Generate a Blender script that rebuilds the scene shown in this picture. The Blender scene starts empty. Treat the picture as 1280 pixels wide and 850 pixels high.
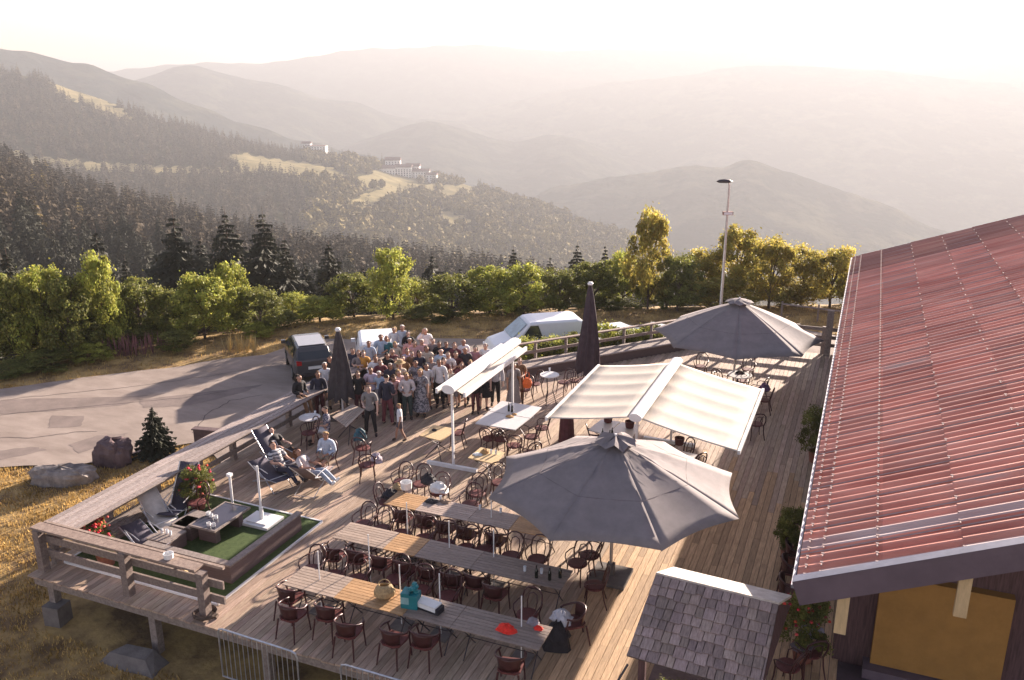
import bpy, math, random
import numpy as np
from mathutils import Vector, Matrix
random.seed(7); RS = np.random.RandomState(11)
S = bpy.context.scene
COL = S.collection
PI = math.pi
# ------------------------------------------------------------------ camera model (used to read world positions off the photograph)
F = 1080.0; PT = math.atan(327/1080); YAW = math.radians(22.4); H = 10.8
def ray(px, py):
    u = (px-640)/F; v = (py-425)/F
    f = math.cos(PT)-v*math.sin(PT); z = -math.sin(PT)-v*math.cos(PT)
    c, s = math.cos(YAW), math.sin(YAW)
    return (u*c-f*s, u*s+f*c, z)
def at(px, py, z=0.0):
    d = ray(px, py); t = (z-H)/d[2]
    return Vector((d[0]*t, d[1]*t, z))
def atd(px, py, D):
    d = ray(px, py); h = math.hypot(d[0], d[1]); t = D/h
    return Vector((d[0]*t, d[1]*t, H+d[2]*t))
# ------------------------------------------------------------------ materials
MATS = {}
def nn(nt, t, **kw):
    n = nt.nodes.new(t)
    for k, v in kw.items():
        if k in n.inputs: n.inputs[k].default_value = v
        else: setattr(n, k, v)
    return n
def mat(name, col, rough=.7, var=.15, scale=6, bump=.0, bscale=30, metal=0., spec=.3, stretch=(1,1,1), col2=None,
        contrast=(.35,.65), attr=False, transl=0., emit=0, space='Object', alpha=None):
    if name in MATS: return MATS[name]
    m = bpy.data.materials.new(name); m.use_nodes = True; nt = m.node_tree; b = nt.nodes['Principled BSDF']
    L = nt.links.new
    tc = nn(nt, 'ShaderNodeTexCoord'); mp = nn(nt, 'ShaderNodeMapping'); mp.inputs['Scale'].default_value = stretch
    L(tc.outputs[space], mp.inputs['Vector'])
    no = nn(nt, 'ShaderNodeTexNoise'); no.inputs['Scale'].default_value = scale; no.inputs['Detail'].default_value = 6; no.inputs['Roughness'].default_value = .65
    L(mp.outputs[0], no.inputs['Vector'])
    r = nn(nt, 'ShaderNodeValToRGB'); r.color_ramp.elements[0].position = contrast[0]; r.color_ramp.elements[1].position = contrast[1]
    c2 = col2 if col2 else tuple(min(1, c*(1+var)) for c in col); c1 = col if col2 else tuple(c*(1-var) for c in col)
    r.color_ramp.elements[0].color = (*c1, 1); r.color_ramp.elements[1].color = (*c2, 1)
    L(no.outputs['Fac'], r.inputs[0]); out = r.outputs[0]
    if attr:
        a = nn(nt, 'ShaderNodeAttribute'); a.attribute_name = 'Col'
        mx = nn(nt, 'ShaderNodeMix'); mx.data_type = 'RGBA'; mx.blend_type = 'MULTIPLY'; mx.inputs[0].default_value = 1
        L(out, mx.inputs[6]); L(a.outputs['Color'], mx.inputs[7]); out = mx.outputs[2]
    L(out, b.inputs['Base Color'])
    b.inputs['Roughness'].default_value = rough; b.inputs['Metallic'].default_value = metal
    b.inputs['Specular IOR Level'].default_value = spec
    if bump:
        n2 = nn(nt, 'ShaderNodeTexNoise'); n2.inputs['Scale'].default_value = bscale; n2.inputs['Detail'].default_value = 5
        L(mp.outputs[0], n2.inputs['Vector'])
        bp = nn(nt, 'ShaderNodeBump'); bp.inputs['Strength'].default_value = min(1, bump); bp.inputs['Distance'].default_value = .02 if bump <= 1 else .02*bump
        L(n2.outputs['Fac'], bp.inputs['Height']); L(bp.outputs[0], b.inputs['Normal'])
    if transl:
        o = nt.nodes['Material Output']; tr = nn(nt, 'ShaderNodeBsdfTranslucent'); L(out, tr.inputs['Color'])
        ms = nn(nt, 'ShaderNodeMixShader'); ms.inputs[0].default_value = transl
        L(b.outputs[0], ms.inputs[1]); L(tr.outputs[0], ms.inputs[2]); L(ms.outputs[0], o.inputs['Surface'])
    MATS[name] = m
    return m
wood_deck = mat('deck_wood', (.33,.235,.175), .72, col2=(.51,.385,.295), scale=5, stretch=(6,.5,3), bump=.5, bscale=12, attr=True)
wood_old = mat('weathered_wood', (.19,.15,.135), .75, col2=(.31,.26,.23), scale=5, stretch=(3,3,3), bump=.4, bscale=14, attr=True)
wood_table = mat('table_wood', (.34,.265,.21), .55, col2=(.48,.39,.32), scale=6, stretch=(1,6,3), bump=.3, bscale=14, attr=True)
maroon = mat('maroon_plastic', (.06,.018,.018), .38, .2, 8, spec=.45)
maroon_seat = mat('maroon_seat', (.125,.036,.034), .6, .25, 14)
cream = mat('cream_canvas', (.225,.195,.195), .85, .10, 3, bump=.25, bscale=90, transl=.05)
awncloth = mat('awning_canvas', (.74,.68,.60), .8, .05, 2, bump=.2, bscale=80, transl=.35)
plumcloth = mat('plum_canvas', (.055,.038,.048), .8, .2, 6, bump=.3, bscale=60)
darkcloth = mat('charcoal_canvas', (.06,.05,.053), .8, .2, 6, bump=.3, bscale=60)
white = mat('white_paint', (.78,.77,.76), .4, .05, 3, spec=.4)
whitecar = mat('white_car_paint', (.74,.75,.77), .22, .03, 1, spec=.6)
greycar = mat('grey_car_paint', (.07,.065,.068), .22, .1, 1, spec=.6)
glass = mat('car_glass', (.03,.035,.04), .05, .1, 1, spec=.8)
tyre = mat('tyre_rubber', (.025,.025,.025), .8, .1, 8)
rimm = mat('rim_metal', (.45,.45,.46), .3, .05, 8, metal=.8)
steel = mat('galvanised_steel', (.5,.5,.52), .35, .15, 10, metal=.7)
darkmetal = mat('dark_metal', (.06,.05,.055), .45, .2, 10, metal=.4)
stone = mat('boulder_stone', (.15,.125,.115), .9, col2=(.33,.29,.26), scale=3, bump=1, bscale=8)
stone_red = mat('reddish_stone', (.10,.065,.07), .9, col2=(.17,.12,.12), scale=3, bump=1, bscale=7)
concrete = mat('concrete', (.16,.14,.13), .85, .2, 4, bump=.4, bscale=20)
redlight = mat('red_lens', (.4,.02,.02), .2, .1, 4)
plate_m = mat('plate_white', (.7,.7,.68), .4, .03, 2)
ochre = mat('ochre_wall', (.33,.17,.045), .8, .1, 3, bump=.2, bscale=50)
darkwall = mat('dark_wood_wall', (.10,.055,.055), .8, .3, 4, stretch=(8,8,.6), bump=.4, bscale=20)
fascia_m = mat('fascia_paint', (.13,.095,.115), .6, .12, 2)
pale_timber = mat('pale_timber', (.55,.40,.22), .7, .12, 4, stretch=(6,6,1), bump=.2)
greymetal = mat('grey_sheet_metal', (.28,.28,.33), .5, .12, 3, metal=.3, spec=.5)
turf = mat('turf_green', (.045,.075,.02), .9, col2=(.08,.12,.035), scale=12, bump=1, bscale=160)
wicker = mat('brown_panel', (.15,.105,.10), .75, .2, 5, stretch=(1,1,14), bump=.4, bscale=20)
glassdark = mat('dark_glass_top', (.05,.045,.06), .12, .1, 2, spec=.6)
slate = mat('dark_textilene', (.07,.06,.08), .7, .15, 8, bump=.3, bscale=120)
creamtex = mat('cream_textilene', (.50,.45,.40), .7, .1, 8)
skin_m = mat('skin', (.50,.30,.22), .55, .06, 10)
orange_c = mat('orange_cloth', (.75,.16,.04), .7, .12, 12)
red_c = mat('red_cloth', (.75,.035,.02), .7, .2, 12)
leafg = mat('leaf_green', (.17,.18,.05), .6, .35, 2.2, attr=True, transl=.45, space='Object')
leafy = mat('leaf_yellow_green', (.31,.33,.075), .6, .3, 2.2, attr=True, transl=.5)
leafgold = mat('leaf_golden', (.36,.31,.08), .6, .3, 2.2, attr=True, transl=.5)
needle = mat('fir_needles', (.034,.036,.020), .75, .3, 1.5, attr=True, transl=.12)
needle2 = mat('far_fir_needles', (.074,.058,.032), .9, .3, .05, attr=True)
bark = mat('bark', (.10,.07,.055), .9, .3, 10, bump=.6, bscale=20)
flower = mat('red_flowers', (.5,.04,.06), .7, .4, 20, attr=True)
# ------------------------------------------------------------------ mesh collector
class MB:
    def __init__(s): s.v = []; s.f = []; s.m = []; s.c = []; s.mi = 0; s.cc = (1,1,1); s.n = 0
    def add(s, vs, fs):
        n = len(s.v); s.v.extend([tuple(p) for p in vs])
        for f in fs: s.f.append(tuple(i+n for i in f)); s.m.append(s.mi); s.c.append(s.cc)
        return s
    def box(s, x0, x1, y0, y1, z0, z1, M=None):
        vs = [(x,y,z) for z in (z0,z1) for y in (y0,y1) for x in (x0,x1)]
        if M: vs = [tuple(M @ Vector(p)) for p in vs]
        return s.add(vs, [(0,2,3,1),(4,5,7,6),(0,1,5,4),(2,6,7,3),(0,4,6,2),(1,3,7,5)])
    def beam(s, a, b, w, h, up=(0,0,1)):
        a = Vector(a); b = Vector(b); d = (b-a); L = d.length
        if L < 1e-6: return s
        d.normalize(); u = Vector(up); r = d.cross(u)
        if r.length < 1e-4: r = d.cross(Vector((0,1,0)))
        r.normalize(); u = r.cross(d); vs = []
        for p in (a, b):
            for i, j in ((-1,-1),(1,-1),(1,1),(-1,1)): vs.append(p+r*(i*w/2)+u*(j*h/2))
        return s.add(vs, [(3,2,1,0),(4,5,6,7),(0,1,5,4),(1,2,6,5),(2,3,7,6),(3,0,4,7)])
    def tube(s, pts, r, n=6, closed=False, cap=True):
        pts = [Vector(p) for p in pts]; K = len(pts); rs = r if isinstance(r, (list, tuple)) else [r]*K
        vs = []; fs = []; pr = None
        for i, p in enumerate(pts):
            if closed: d = pts[(i+1) % K]-pts[i-1]
            else: d = pts[min(i+1, K-1)]-pts[max(i-1, 0)]
            d.normalize()
            if pr is None:
                u = Vector((0,0,1)) if abs(d.z) < .9 else Vector((1,0,0))
                pr = (u-d*u.dot(d)).normalized()
            else:
                pr = (pr-d*pr.dot(d)).normalized()
            q = d.cross(pr)
            for k in range(n):
                a = 2*PI*k/n; vs.append(p+pr*(math.cos(a)*rs[i])+q*(math.sin(a)*rs[i]))
        for i in range(K if closed else K-1):
            j = (i+1) % K
            for k in range(n): fs.append((i*n+k, i*n+(k+1) % n, j*n+(k+1) % n, j*n+k))
        if cap and not closed: fs.append(tuple(range(n-1,-1,-1))); fs.append(tuple((K-1)*n+k for k in range(n)))
        return s.add(vs, fs)
    def cyl(s, c, r, z0, z1, n=16, r2=None):
        return s.tube([(c[0],c[1],z0),(c[0],c[1],z1)], [r, r if r2 is None else r2], n)
    def lathe(s, c, prof, n=16):
        vs = []; fs = []
        for r, z in prof:
            for k in range(n): a = 2*PI*k/n; vs.append((c[0]+r*math.cos(a), c[1]+r*math.sin(a), c[2]+z))
        for i in range(len(prof)-1):
            for k in range(n): fs.append((i*n+k, i*n+(k+1) % n, (i+1)*n+(k+1) % n, (i+1)*n+k))
        fs.append(tuple(range(n-1,-1,-1))); fs.append(tuple((len(prof)-1)*n+k for k in range(n)))
        return s.add(vs, fs)
    def prism(s, poly, z0, z1):
        n = len(poly); vs = [(p[0],p[1],z0) for p in poly]+[(p[0],p[1],z1) for p in poly]
        return s.add(vs, [tuple(range(n-1,-1,-1)), tuple(range(n,2*n))]+[(i,(i+1)%n,n+(i+1)%n,n+i) for i in range(n)])
    def build(s, name, mats, parent=None, smooth=False, loc=None, rotz=0, attr=True):
        me = mesh_np(name, s.v, s.f, s.m, s.c if attr else None)
        for m in (mats if isinstance(mats, (list, tuple)) else [mats]): me.materials.append(m)
        if smooth: me.shade_smooth()
        o = bpy.data.objects.new(name, me); COL.objects.link(o)
        if parent: o.parent = parent
        if loc is not None: o.location = loc
        if rotz: o.rotation_euler.z = rotz
        return o
def mesh_np(name, v, f, mi=None, cols=None):
    me = bpy.data.meshes.new(name); me.from_pydata([tuple(p) for p in v], [], f)
    if mi is not None and len(mi) and max(mi) > 0: me.polygons.foreach_set('material_index', mi)
    if cols is not None and any(c != (1,1,1) for c in cols):
        ca = me.color_attributes.new('Col', 'FLOAT_COLOR', 'CORNER')
        arr = []
        for p, c in zip(f, cols): arr += [c[0],c[1],c[2],1]*len(p)
        ca.data.foreach_set('color', arr)
    elif cols is not None:
        ca = me.color_attributes.new('Col', 'FLOAT_COLOR', 'CORNER'); ca.data.foreach_set('color', [1.0]*(4*len(me.loops)))
    me.update(); return me
def mesh_tri(name, V, Fq, C=None):
    """numpy mesh: V (n,3), Fq (m,k) faces, C per-face colours"""
    me = bpy.data.meshes.new(name); n, m, k = len(V), len(Fq), Fq.shape[1]
    me.vertices.add(n); me.vertices.foreach_set('co', np.asarray(V, 'f').ravel())
    me.loops.add(m*k); me.loops.foreach_set('vertex_index', np.asarray(Fq, 'i').ravel())
    me.polygons.add(m); me.polygons.foreach_set('loop_start', np.arange(0, m*k, k, dtype='i'))
    me.polygons.foreach_set('loop_total', np.full(m, k, 'i'))
    me.update(calc_edges=True)
    if C is not None:
        ca = me.color_attributes.new('Col', 'FLOAT_COLOR', 'CORNER')
        cc = np.ones((m, k, 4), 'f'); cc[:, :, :3] = C[:, None, :]; ca.data.foreach_set('color', cc.ravel())
    return me
def tag(o, label=None, cat=None, group=None, kind=None):
    if label: o['label'] = label
    if cat: o['category'] = cat
    if group: o['group'] = group
    if kind: o['kind'] = kind
    return o
def empty(name, loc, rz=0, label=None, cat=None, group=None):
    o = bpy.data.objects.new(name, None); COL.objects.link(o); o.location = loc; o.rotation_euler = (0,0,rz)
    o.empty_display_size = .2
    return tag(o, label, cat, group)
KIDS = {}
def kids(o):
    if o.name not in KIDS: KIDS[o.name] = [c for c in COL.objects if c.parent == o]
    return KIDS[o.name]
def dup(o, loc, rz, label, parent=None, s=None):
    c = o.copy(); COL.objects.link(c)
    if parent: c.parent = parent
    else: c.location = loc; c.rotation_euler = (0,0,rz); c['label'] = label
    if s: c.scale = s
    for k in kids(o): dup(k, None, None, None, c)
    return c
ORD = ['first','second','third','fourth','fifth','sixth','seventh','eighth','ninth','tenth','eleventh','twelfth','thirteenth','fourteenth']
class Inst:
    def __init__(s, proto): s.p = proto; s.used = False
    def put(s, loc, rz, label, group=None, sc=None):
        if not s.used:
            s.used = True; o = s.p; kids(o); [kids(k) for k in kids(o)]
            if sc: o.scale = sc
            o.location = loc; o.rotation_euler = (0,0,rz); o['label'] = label
        else: o = dup(s.p, loc, rz, label, s=sc or (1,1,1))
        if group: o['group'] = group
        return o
def lerp(a, b, t): return a+(b-a)*t
def interp(x, tab):
    return [float(np.interp(x, [t[0] for t in tab], [t[k] for t in tab])) for k in range(1, len(tab[0]))]
#@@SETTING
# ------------------------------------------------------------------ near ground
LOT = -1.2
BASE = [(-420,520),(-200,498),(0,471),(103,456),(207,443),(330,421),(400,411),(500,405),(640,400),(850,395),(1000,394),(1100,392),(1280,390)]
def base_pt(px): p = at(px, float(np.interp(px, [b[0] for b in BASE], [b[1] for b in BASE])), LOT); return p
EDGE = np.array([(base_pt(b[0]).x, base_pt(b[0]).y) for b in BASE]+[(90,60)])
def edge_d(x, y):
    best = np.full(np.shape(x), 1e9); sg = np.ones(np.shape(x))
    for a, b in zip(EDGE[:-1], EDGE[1:]):
        ab = b-a; t = np.clip(((x-a[0])*ab[0]+(y-a[1])*ab[1])/(ab@ab), 0, 1)
        dx = x-(a[0]+t*ab[0]); dy = y-(a[1]+t*ab[1]); d = np.hypot(dx, dy)
        cr = ab[0]*(y-a[1])-ab[1]*(x-a[0])
        m = d < best; best = np.where(m, d, best); sg = np.where(m, np.sign(cr), sg)
    return best*sg
def smooth(a, b, x):
    t = np.clip((x-a)/(b-a), 0, 1); return t*t*(3-2*t)
def ground(x, y):
    x = np.asarray(x, float); y = np.asarray(y, float)
    d = edge_d(x, y)
    z = LOT-np.where(d > 0, .33*d*smooth(0, 14, d)+.06*d, 0)*1.0
    z = np.where(d > 85, z+.10*(d-85), z)
    fr = smooth(16.5, 11.0, y)*smooth(-30, -18.5, x)
    z = z-.1*fr-.12*np.clip(10.5-y, 0, 60)*smooth(-34, -18, x)
    # the dirt bank between the road and the deck
    z = z+.12*np.sin(x*.9+y*.5)*np.cos(y*.7)*smooth(2,6,np.abs(d))*smooth(15,11,y)
    return z
dry = mat('dry_grass_ground', (.16,.10,.05), .95, col2=(.46,.31,.12), scale=1.1, contrast=(.38,.62), bump=1, bscale=9)
xs = np.concatenate([np.arange(-320,-60,6), np.arange(-60,-34,2), np.arange(-34,12,.5), np.arange(12,60,3)])
ys = np.concatenate([np.arange(-30,0,3), np.arange(0,46,.5), np.arange(46,80,2), np.arange(80,330,6)])
X, Y = np.meshgrid(xs, ys); Z = ground(X, Y)
Z += RS.uniform(-.03,.03,Z.shape)
# keep clear below the deck and flat on the asphalt
Z = np.where((X > -17.4) & (Y > 11.4) & (X < 12) & (Y < 37), np.minimum(Z, LOT+.02), Z)
V = np.stack([X.ravel(), Y.ravel(), Z.ravel()], 1); ny, nx = X.shape
ii = np.arange(ny*nx).reshape(ny, nx)
Q = np.stack([ii[:-1,:-1].ravel(), ii[:-1,1:].ravel(), ii[1:,1:].ravel(), ii[1:,:-1].ravel()], 1)
me = mesh_tri('ground', V, Q); me.materials.append(dry); me.shade_smooth()
g = bpy.data.objects.new('ground', me); COL.objects.link(g); tag(g, kind='structure')
# road / parking asphalt: a sheet laid on the flat lot
asph = mat('asphalt', (.235,.185,.155), .9, col2=(.38,.31,.265), scale=.9, stretch=(.5,1.2,1), contrast=(.3,.7), bump=.6, bscale=50)
def sheet(name, poly, z, m, cell=None, kind='structure'):
    b = MB(); b.add([(p[0],p[1],z) for p in poly], [tuple(range(len(poly)))])
    o = b.build(name, m); tag(o, kind=kind); return o
rp = [at(px,py,LOT+.06) for px,py in ((-420,552),(-200,522),(-60,495),(0,486),(60,478),(103,472),(150,466),(207,460),(270,450),(330,443),(352,436),(368,424),(440,424),(540,423),(620,424),(720,422),(830,412),(960,402))]
rp += [Vector((2,42,0)), Vector((2,36.3,0)), Vector((-5.4,36.3,0)), Vector((-11.8,29.7,0)), Vector((-17.0,29.6,0)), Vector((-17.3,19.5,0))]
rp += [at(px,py,LOT+.06) for px,py in ((246,553),(200,560),(168,568),(114,579),(60,582),(0,584),(-120,594),(-330,640))]
rv = [(p[0],p[1]) for p in rp]
# ragged edge
rr = []
for a, b in zip(rv, rv[1:]+rv[:1]):
    L = math.hypot(b[0]-a[0], b[1]-a[1]); k = max(1, int(L/.6))
    for i in range(k):
        t = i/k; rr.append((lerp(a[0],b[0],t)+random.uniform(-.07,.07), lerp(a[1],b[1],t)+random.uniform(-.07,.07)))
sheet('road', rr, LOT+.06, asph)
patch_m = mat('asphalt_patch', (.215,.17,.15), .9, .15, 1.5, bump=.4, bscale=50)
for q in (((60,535),(66,519),(106,520),(100,533)), ((-40,505),(20,499),(150,496),(205,492),(150,507),(60,514),(-40,520)), ((172,500),(280,487),(330,480),(300,492),(235,507),(180,510)),
          ((86,556),(120,545),(160,541),(150,549),(100,566)), ((-30,566),(40,558),(60,562),(0,575))):
    pts = [at(px,py,LOT+.064) for px,py in q]; rr = []
    for a, b in zip(pts, pts[1:]+pts[:1]):
        for i in range(6): p = a.lerp(b, i/6); rr.append((p.x+random.uniform(-.05,.05), p.y+random.uniform(-.05,.05)))
    sheet('asphalt_repair', rr, LOT+.064, patch_m)
crk = mat('tar_line', (.07,.055,.055), .8)
b = MB()
for q in (((-30,522),(60,512),(140,505),(230,497),(300,486)),((0,500),(70,493),(160,484),(260,470),(330,458)),((240,540),(262,515),(290,500),(335,492)),((-20,548),(50,546),(90,540),(130,538))):
    P_ = []
    for u_, v_ in zip(q[:-1], q[1:]):
        for i in range(5): t = i/5; p = at(lerp(u_[0],v_[0],t), lerp(u_[1],v_[1],t), LOT+.068); P_.append(Vector((p.x+random.uniform(-.07,.07), p.y+random.uniform(-.07,.07), LOT+.068)))
    for u_, v_ in zip(P_[:-1], P_[1:]):
        d = (v_-u_).normalized(); n = Vector((-d.y,d.x,0))*.014; b.add([u_-n,v_-n,v_+n,u_+n], [(0,1,2,3)])
tag(b.build('asphalt_cracks', crk), kind='structure')
# ------------------------------------------------------------------ hills: ruled sheets, each at its own distance with a real back slope
def wnoise(x, y, sc, seed):
    r = np.random.RandomState(seed); o = 0
    for k in range(5):
        a, b, c, d = r.uniform(-1,1,4); f = sc*(1.7**k)
        o = o+np.sin(x*f*a+y*f*b+c*9)*np.cos(x*f*c-y*f*a+d*9)/(1.6**k)
    return o
def hill(name, rows, back, m, nu=260, nt=24, amp=.0, seed=1, px0=-420, px1=1750):
    """rows: list of tables [(px,py,dist)...] near to far; last is the crest; back=(dist,drop) behind it"""
    G = []; us = np.linspace(px0, px1, nu)
    base = []
    for tab in rows:
        r = []
        for u in us:
            py, D = interp(u, tab); r.append(atd(u, py, D))
        base.append(np.array([tuple(p) for p in r]))
    cr = base[-1]; dirs = cr[:, :2]/np.linalg.norm(cr[:, :2], axis=1)[:, None]
    for k, (dd, dz) in enumerate(back):
        q = cr.copy(); q[:, :2] += dirs*dd; q[:, 2] -= dz; base.append(q)
    for a, b in zip(base[:-1], base[1:]):
        for t in np.linspace(0, 1, nt, endpoint=False): G.append(a*(1-t)+b*t)
    G.append(base[-1]); G = np.array(G)
    nb = len(rows)-1
    if amp:
        w = np.ones(len(G))[:, None]*np.ones(nu)
        G[:, :, 2] += amp*wnoise(G[:, :, 0], G[:, :, 1], 30.0/np.mean(np.linalg.norm(cr[:, :2], axis=1)), seed)*w
    n1, n2 = G.shape[:2]; ii = np.arange(n1*n2).reshape(n1, n2)
    Q = np.stack([ii[:-1,:-1].ravel(), ii[:-1,1:].ravel(), ii[1:,1:].ravel(), ii[1:,:-1].ravel()], 1)
    me = mesh_tri(name, G.reshape(-1,3), Q); me.shade_smooth(); me.materials.append(m)
    o = bpy.data.objects.new(name, me); COL.objects.link(o); tag(o, kind='structure')
    return G, nb*nt
forest_floor = mat('forest_floor', (.035,.035,.018), .95, spec=0, col2=(.075,.07,.035), scale=.06, bump=1, bscale=.3)
meadow = mat('meadow_grass', (.17,.15,.08), .95, col2=(.30,.25,.135), scale=.03, bump=.3, bscale=.3, spec=0)
def farhill(name, c1, c2, sc): return mat(name, c1, .95, col2=c2, scale=sc, contrast=(.47,.60), bump=350, bscale=.035, spec=0)
# L1: near conifer slope
L1c = [(-420,40,820),(-60,178,780),(0,206,750),(100,245,700),(200,272,650),(300,300,600),(400,322,560),(500,337,520),(620,354,470),(760,384,420),(1000,430,380),(1750,560,300)]
L1n = [(-420,560,120),(0,520,118),(300,520,118),(620,540,118),(1750,700,118)]
GL1, n1 = hill('near_forest_slope', [L1n, L1c], [(120,60),(400,330)], forest_floor, nt=22, amp=1.5)
# L2: hill with clearings, meadow and the village spur
L2c = [(-420,-60,1500),(-100,62,1450),(0,88,1400),(50,97,1370),(100,116,1350),(150,132,1320),(200,150,1300),(250,163,1280),(300,176,1260),(360,192,1240),(420,196,1240),(470,200,1250),(500,212,1250),(560,226,1230),(600,238,1200),(660,256,1150),(720,276,1100),(800,306,1050),(900,350,1000),(1100,430,950),(1750,600,900)]
L2m = [(-420,150,1000),(0,222,950),(150,222,950),(300,216,960),(400,222,970),(450,240,960),(520,262,940),(600,280,920),(700,310,900),(800,345,880),(1000,410,850),(1750,640,800)]
L2n = [(-420,330,700),(0,330,640),(300,340,640),(620,385,640),(1000,470,640),(1750,740,640)]
L2c, L2m, L2n = [[(p[0],p[1],p[2]*k_) for p in t_] for t_, k_ in ((L2c,1.4),(L2m,1.4),(L2n,1.3))]
GL2, n2 = hill('clearing_hill', [L2n, L2m, L2c], [(250,80),(1200,650)], forest_floor, nt=22, amp=2.5, seed=4)
ridge_a = farhill('ridge_forest', (.012,.020,.020), (.05,.055,.04), .009)
ridge_b = farhill('ridge_mixed', (.014,.021,.019), (.085,.08,.05), .006)
R3 = [(-420,-20,3000),(-60,50,3000),(0,54,3000),(40,64,3000),(100,78,2950),(180,102,2900),(260,135,2850),(330,160,2800),(420,186,2800),(520,212,2750),(620,238,2700),(760,275,2650),(1000,350,2600),(1750,560,2500)]
hill('left_ridge', [[(p[0],p[1]+150,p[2]-900) for p in R3], R3], [(600,200),(1500,900)], ridge_a, amp=9, seed=3)
R4 = [(-420,250,4300),(0,200,4300),(110,130,4300),(150,106,4300),(185,94,4300),(215,85,4300),(245,83,4300),(275,92,4300),(320,102,4300),(370,112,4300),(400,122,4300),(445,126,4300),(480,138,4300),(520,146,4300),(575,152,4300),(620,168,4300),(660,186,4300),(760,230,4300),(1000,320,4300),(1750,560,4300)]
hill('middle_ridge', [[(p[0],p[1]+160,p[2]-1400) for p in R4], R4], [(900,400),(2000,1300)], ridge_a, amp=9, seed=7)
R5 = [(-420,420,3600),(200,300,3600),(380,215,3600),(440,180,3600),(480,166,3600),(515,158,3600),(540,154,3600),(575,160,3600),(610,172,3600),(650,178,3600),(680,170,3600),(705,169,3600),(740,178,3600),(775,190,3600),(810,205,3600),(850,225,3600),(960,280,3600),(1300,420,3600),(1750,560,3600)]
hill('peaked_ridge', [[(p[0],p[1]+150,p[2]-1200) for p in R5], R5], [(700,300),(1500,900)], ridge_a, amp=9, seed=9)
R6 = [(-420,560,2600),(300,420,2600),(520,300,2600),(620,258,2600),(680,238,2600),(730,228,2600),(780,224,2600),(830,214,2600),(870,208,2600),(905,207,2600),(930,201,2600),(955,203,2600),(985,216,2600),(1020,230,2600),(1060,243,2600),(1100,256,2600),(1140,272,2600),(1180,292,2600),(1260,330,2600),(1750,520,2600)]
hill('right_hill', [[(p[0],p[1]+190,p[2]-900) for p in R6], R6], [(500,260),(1500,800)], ridge_b, amp=9, seed=12)
R7 = [(-420,88,6000),(0,90,6000),(200,84,6000),(330,76,6000),(430,66,6000),(540,56,6000),(620,58,6000),(700,62,6000),(800,64,6000),(900,66,6000),(1000,70,6000),(1020,82,6000),(1090,84,6000),(1150,76,6000),(1210,66,6000),(1280,58,6000),(1400,50,6000),(1750,60,6000)]
hill('far_massif', [[(p[0],p[1]+210,p[2]-1900) for p in R7], R7], [(900,400),(2000,1300)], ridge_a, amp=16, seed=15)
R8 = [(-420,200,4900),(300,200,4900),(500,150,4900),(640,128,4900),(760,104,4900),(860,92,4900),(900,84,4900),(1000,82,4900),(1100,86,4900),(1160,96,4900),(1280,110,4900),(1750,150,4900)]
hill('far_shoulder', [[(p[0],p[1]+200,p[2]-1500) for p in R8], R8], [(900,400),(1500,900)], ridge_b, amp=9, seed=18)
b = MB(); b.add([(-10500,-3500,-1100),(7500,-3500,-1100),(7500,10500,-1100),(-10500,10500,-1100)], [(0,1,2,3)]); tag(b.build('valley_floor', forest_floor), kind='structure')
# meadow clearings on the second hill: sheets a little above the slope
def on_sheet(G, px, py):
    """world point of the hill grid whose image position is nearest"""
    P = G.reshape(-1, 3); key = id(G)
    if key not in PIXC:
        c, s = math.cos(YAW), math.sin(YAW)
        r = P[:,0]*c+P[:,1]*s; f = -P[:,0]*s+P[:,1]*c; z = P[:,2]-H
        D = f*math.cos(PT)-z*math.sin(PT); Zc = f*math.sin(PT)+z*math.cos(PT)
        PIXC[key] = (640+F*r/D, 425-F*Zc/D)
    return PIXC[key]
PIXC = {}
def inpoly(px, py, poly):
    c = np.zeros(np.shape(px), bool); n = len(poly)
    for i in range(n):
        x0, y0 = poly[i]; x1, y1 = poly[i-1]
        cond = ((y0 > py) != (y1 > py)) & (px < (x1-x0)*(py-y0)/(y1-y0+1e-12)+x0); c ^= cond
    return c
CLEAR = [[(284,196),(300,192),(330,198),(400,206),(440,220),(444,228),(400,226),(340,219),(300,217)],
         [(60,98),(90,104),(130,124),(172,150),(150,152),(110,134),(70,116)],
         [(0,186),(40,196),(120,204),(200,208),(280,212),(290,219),(200,217),(100,214),(20,208),(0,200)],
         [(436,252),(480,236),(540,230),(560,234),(500,246),(470,262),(445,268)],
         [(540,232),(604,232),(596,242),(568,250),(552,262),(590,276),(575,288),(556,290),(546,268),(548,250)],
         [(392,184),(430,184),(480,198),(470,204),(400,198)], [(440,226),(470,214),(540,214),(548,224),(500,234),(450,238)]]
nr = GL2.shape[0]
gx, gy = on_sheet(GL2, 0, 0)
fine = hill.__defaults__
u = np.linspace(-20, 640, 331); sub = []
# refine a strip of the hill grid and keep only the quads inside the clearings
us = np.linspace(-420, 1750, GL2.shape[1]); i0, i1 = np.searchsorted(us, -20)-1, np.searchsorted(us, 640)+1
Gs = GL2[:n2+1, i0:i1+1]
def refine(G, k):
    a = np.arange(0, G.shape[0]-1+1e-9, 1/k); b_ = np.arange(0, G.shape[1]-1+1e-9, 1/k)
    A = np.array([[np.interp(a, np.arange(G.shape[0]), G[:, j, c]) for j in range(G.shape[1])] for c in range(3)])
    B = np.array([[np.interp(b_, np.arange(G.shape[1]), A[c][:, i]) for i in range(len(a))] for c in range(3)])
    return np.moveaxis(B, 0, 2)
GF = refine(Gs, 5); fx, fy = on_sheet(GF, 0, 0); fx = fx.reshape(GF.shape[:2]); fy = fy.reshape(GF.shape[:2])
jx = fx+5*np.sin(fy*.9+fx*.13); jy = fy+1.6*np.sin(fx*.35)
keep = np.zeros(fx.shape, bool)
for c in CLEAR: keep |= inpoly(jx, jy, c)
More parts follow.
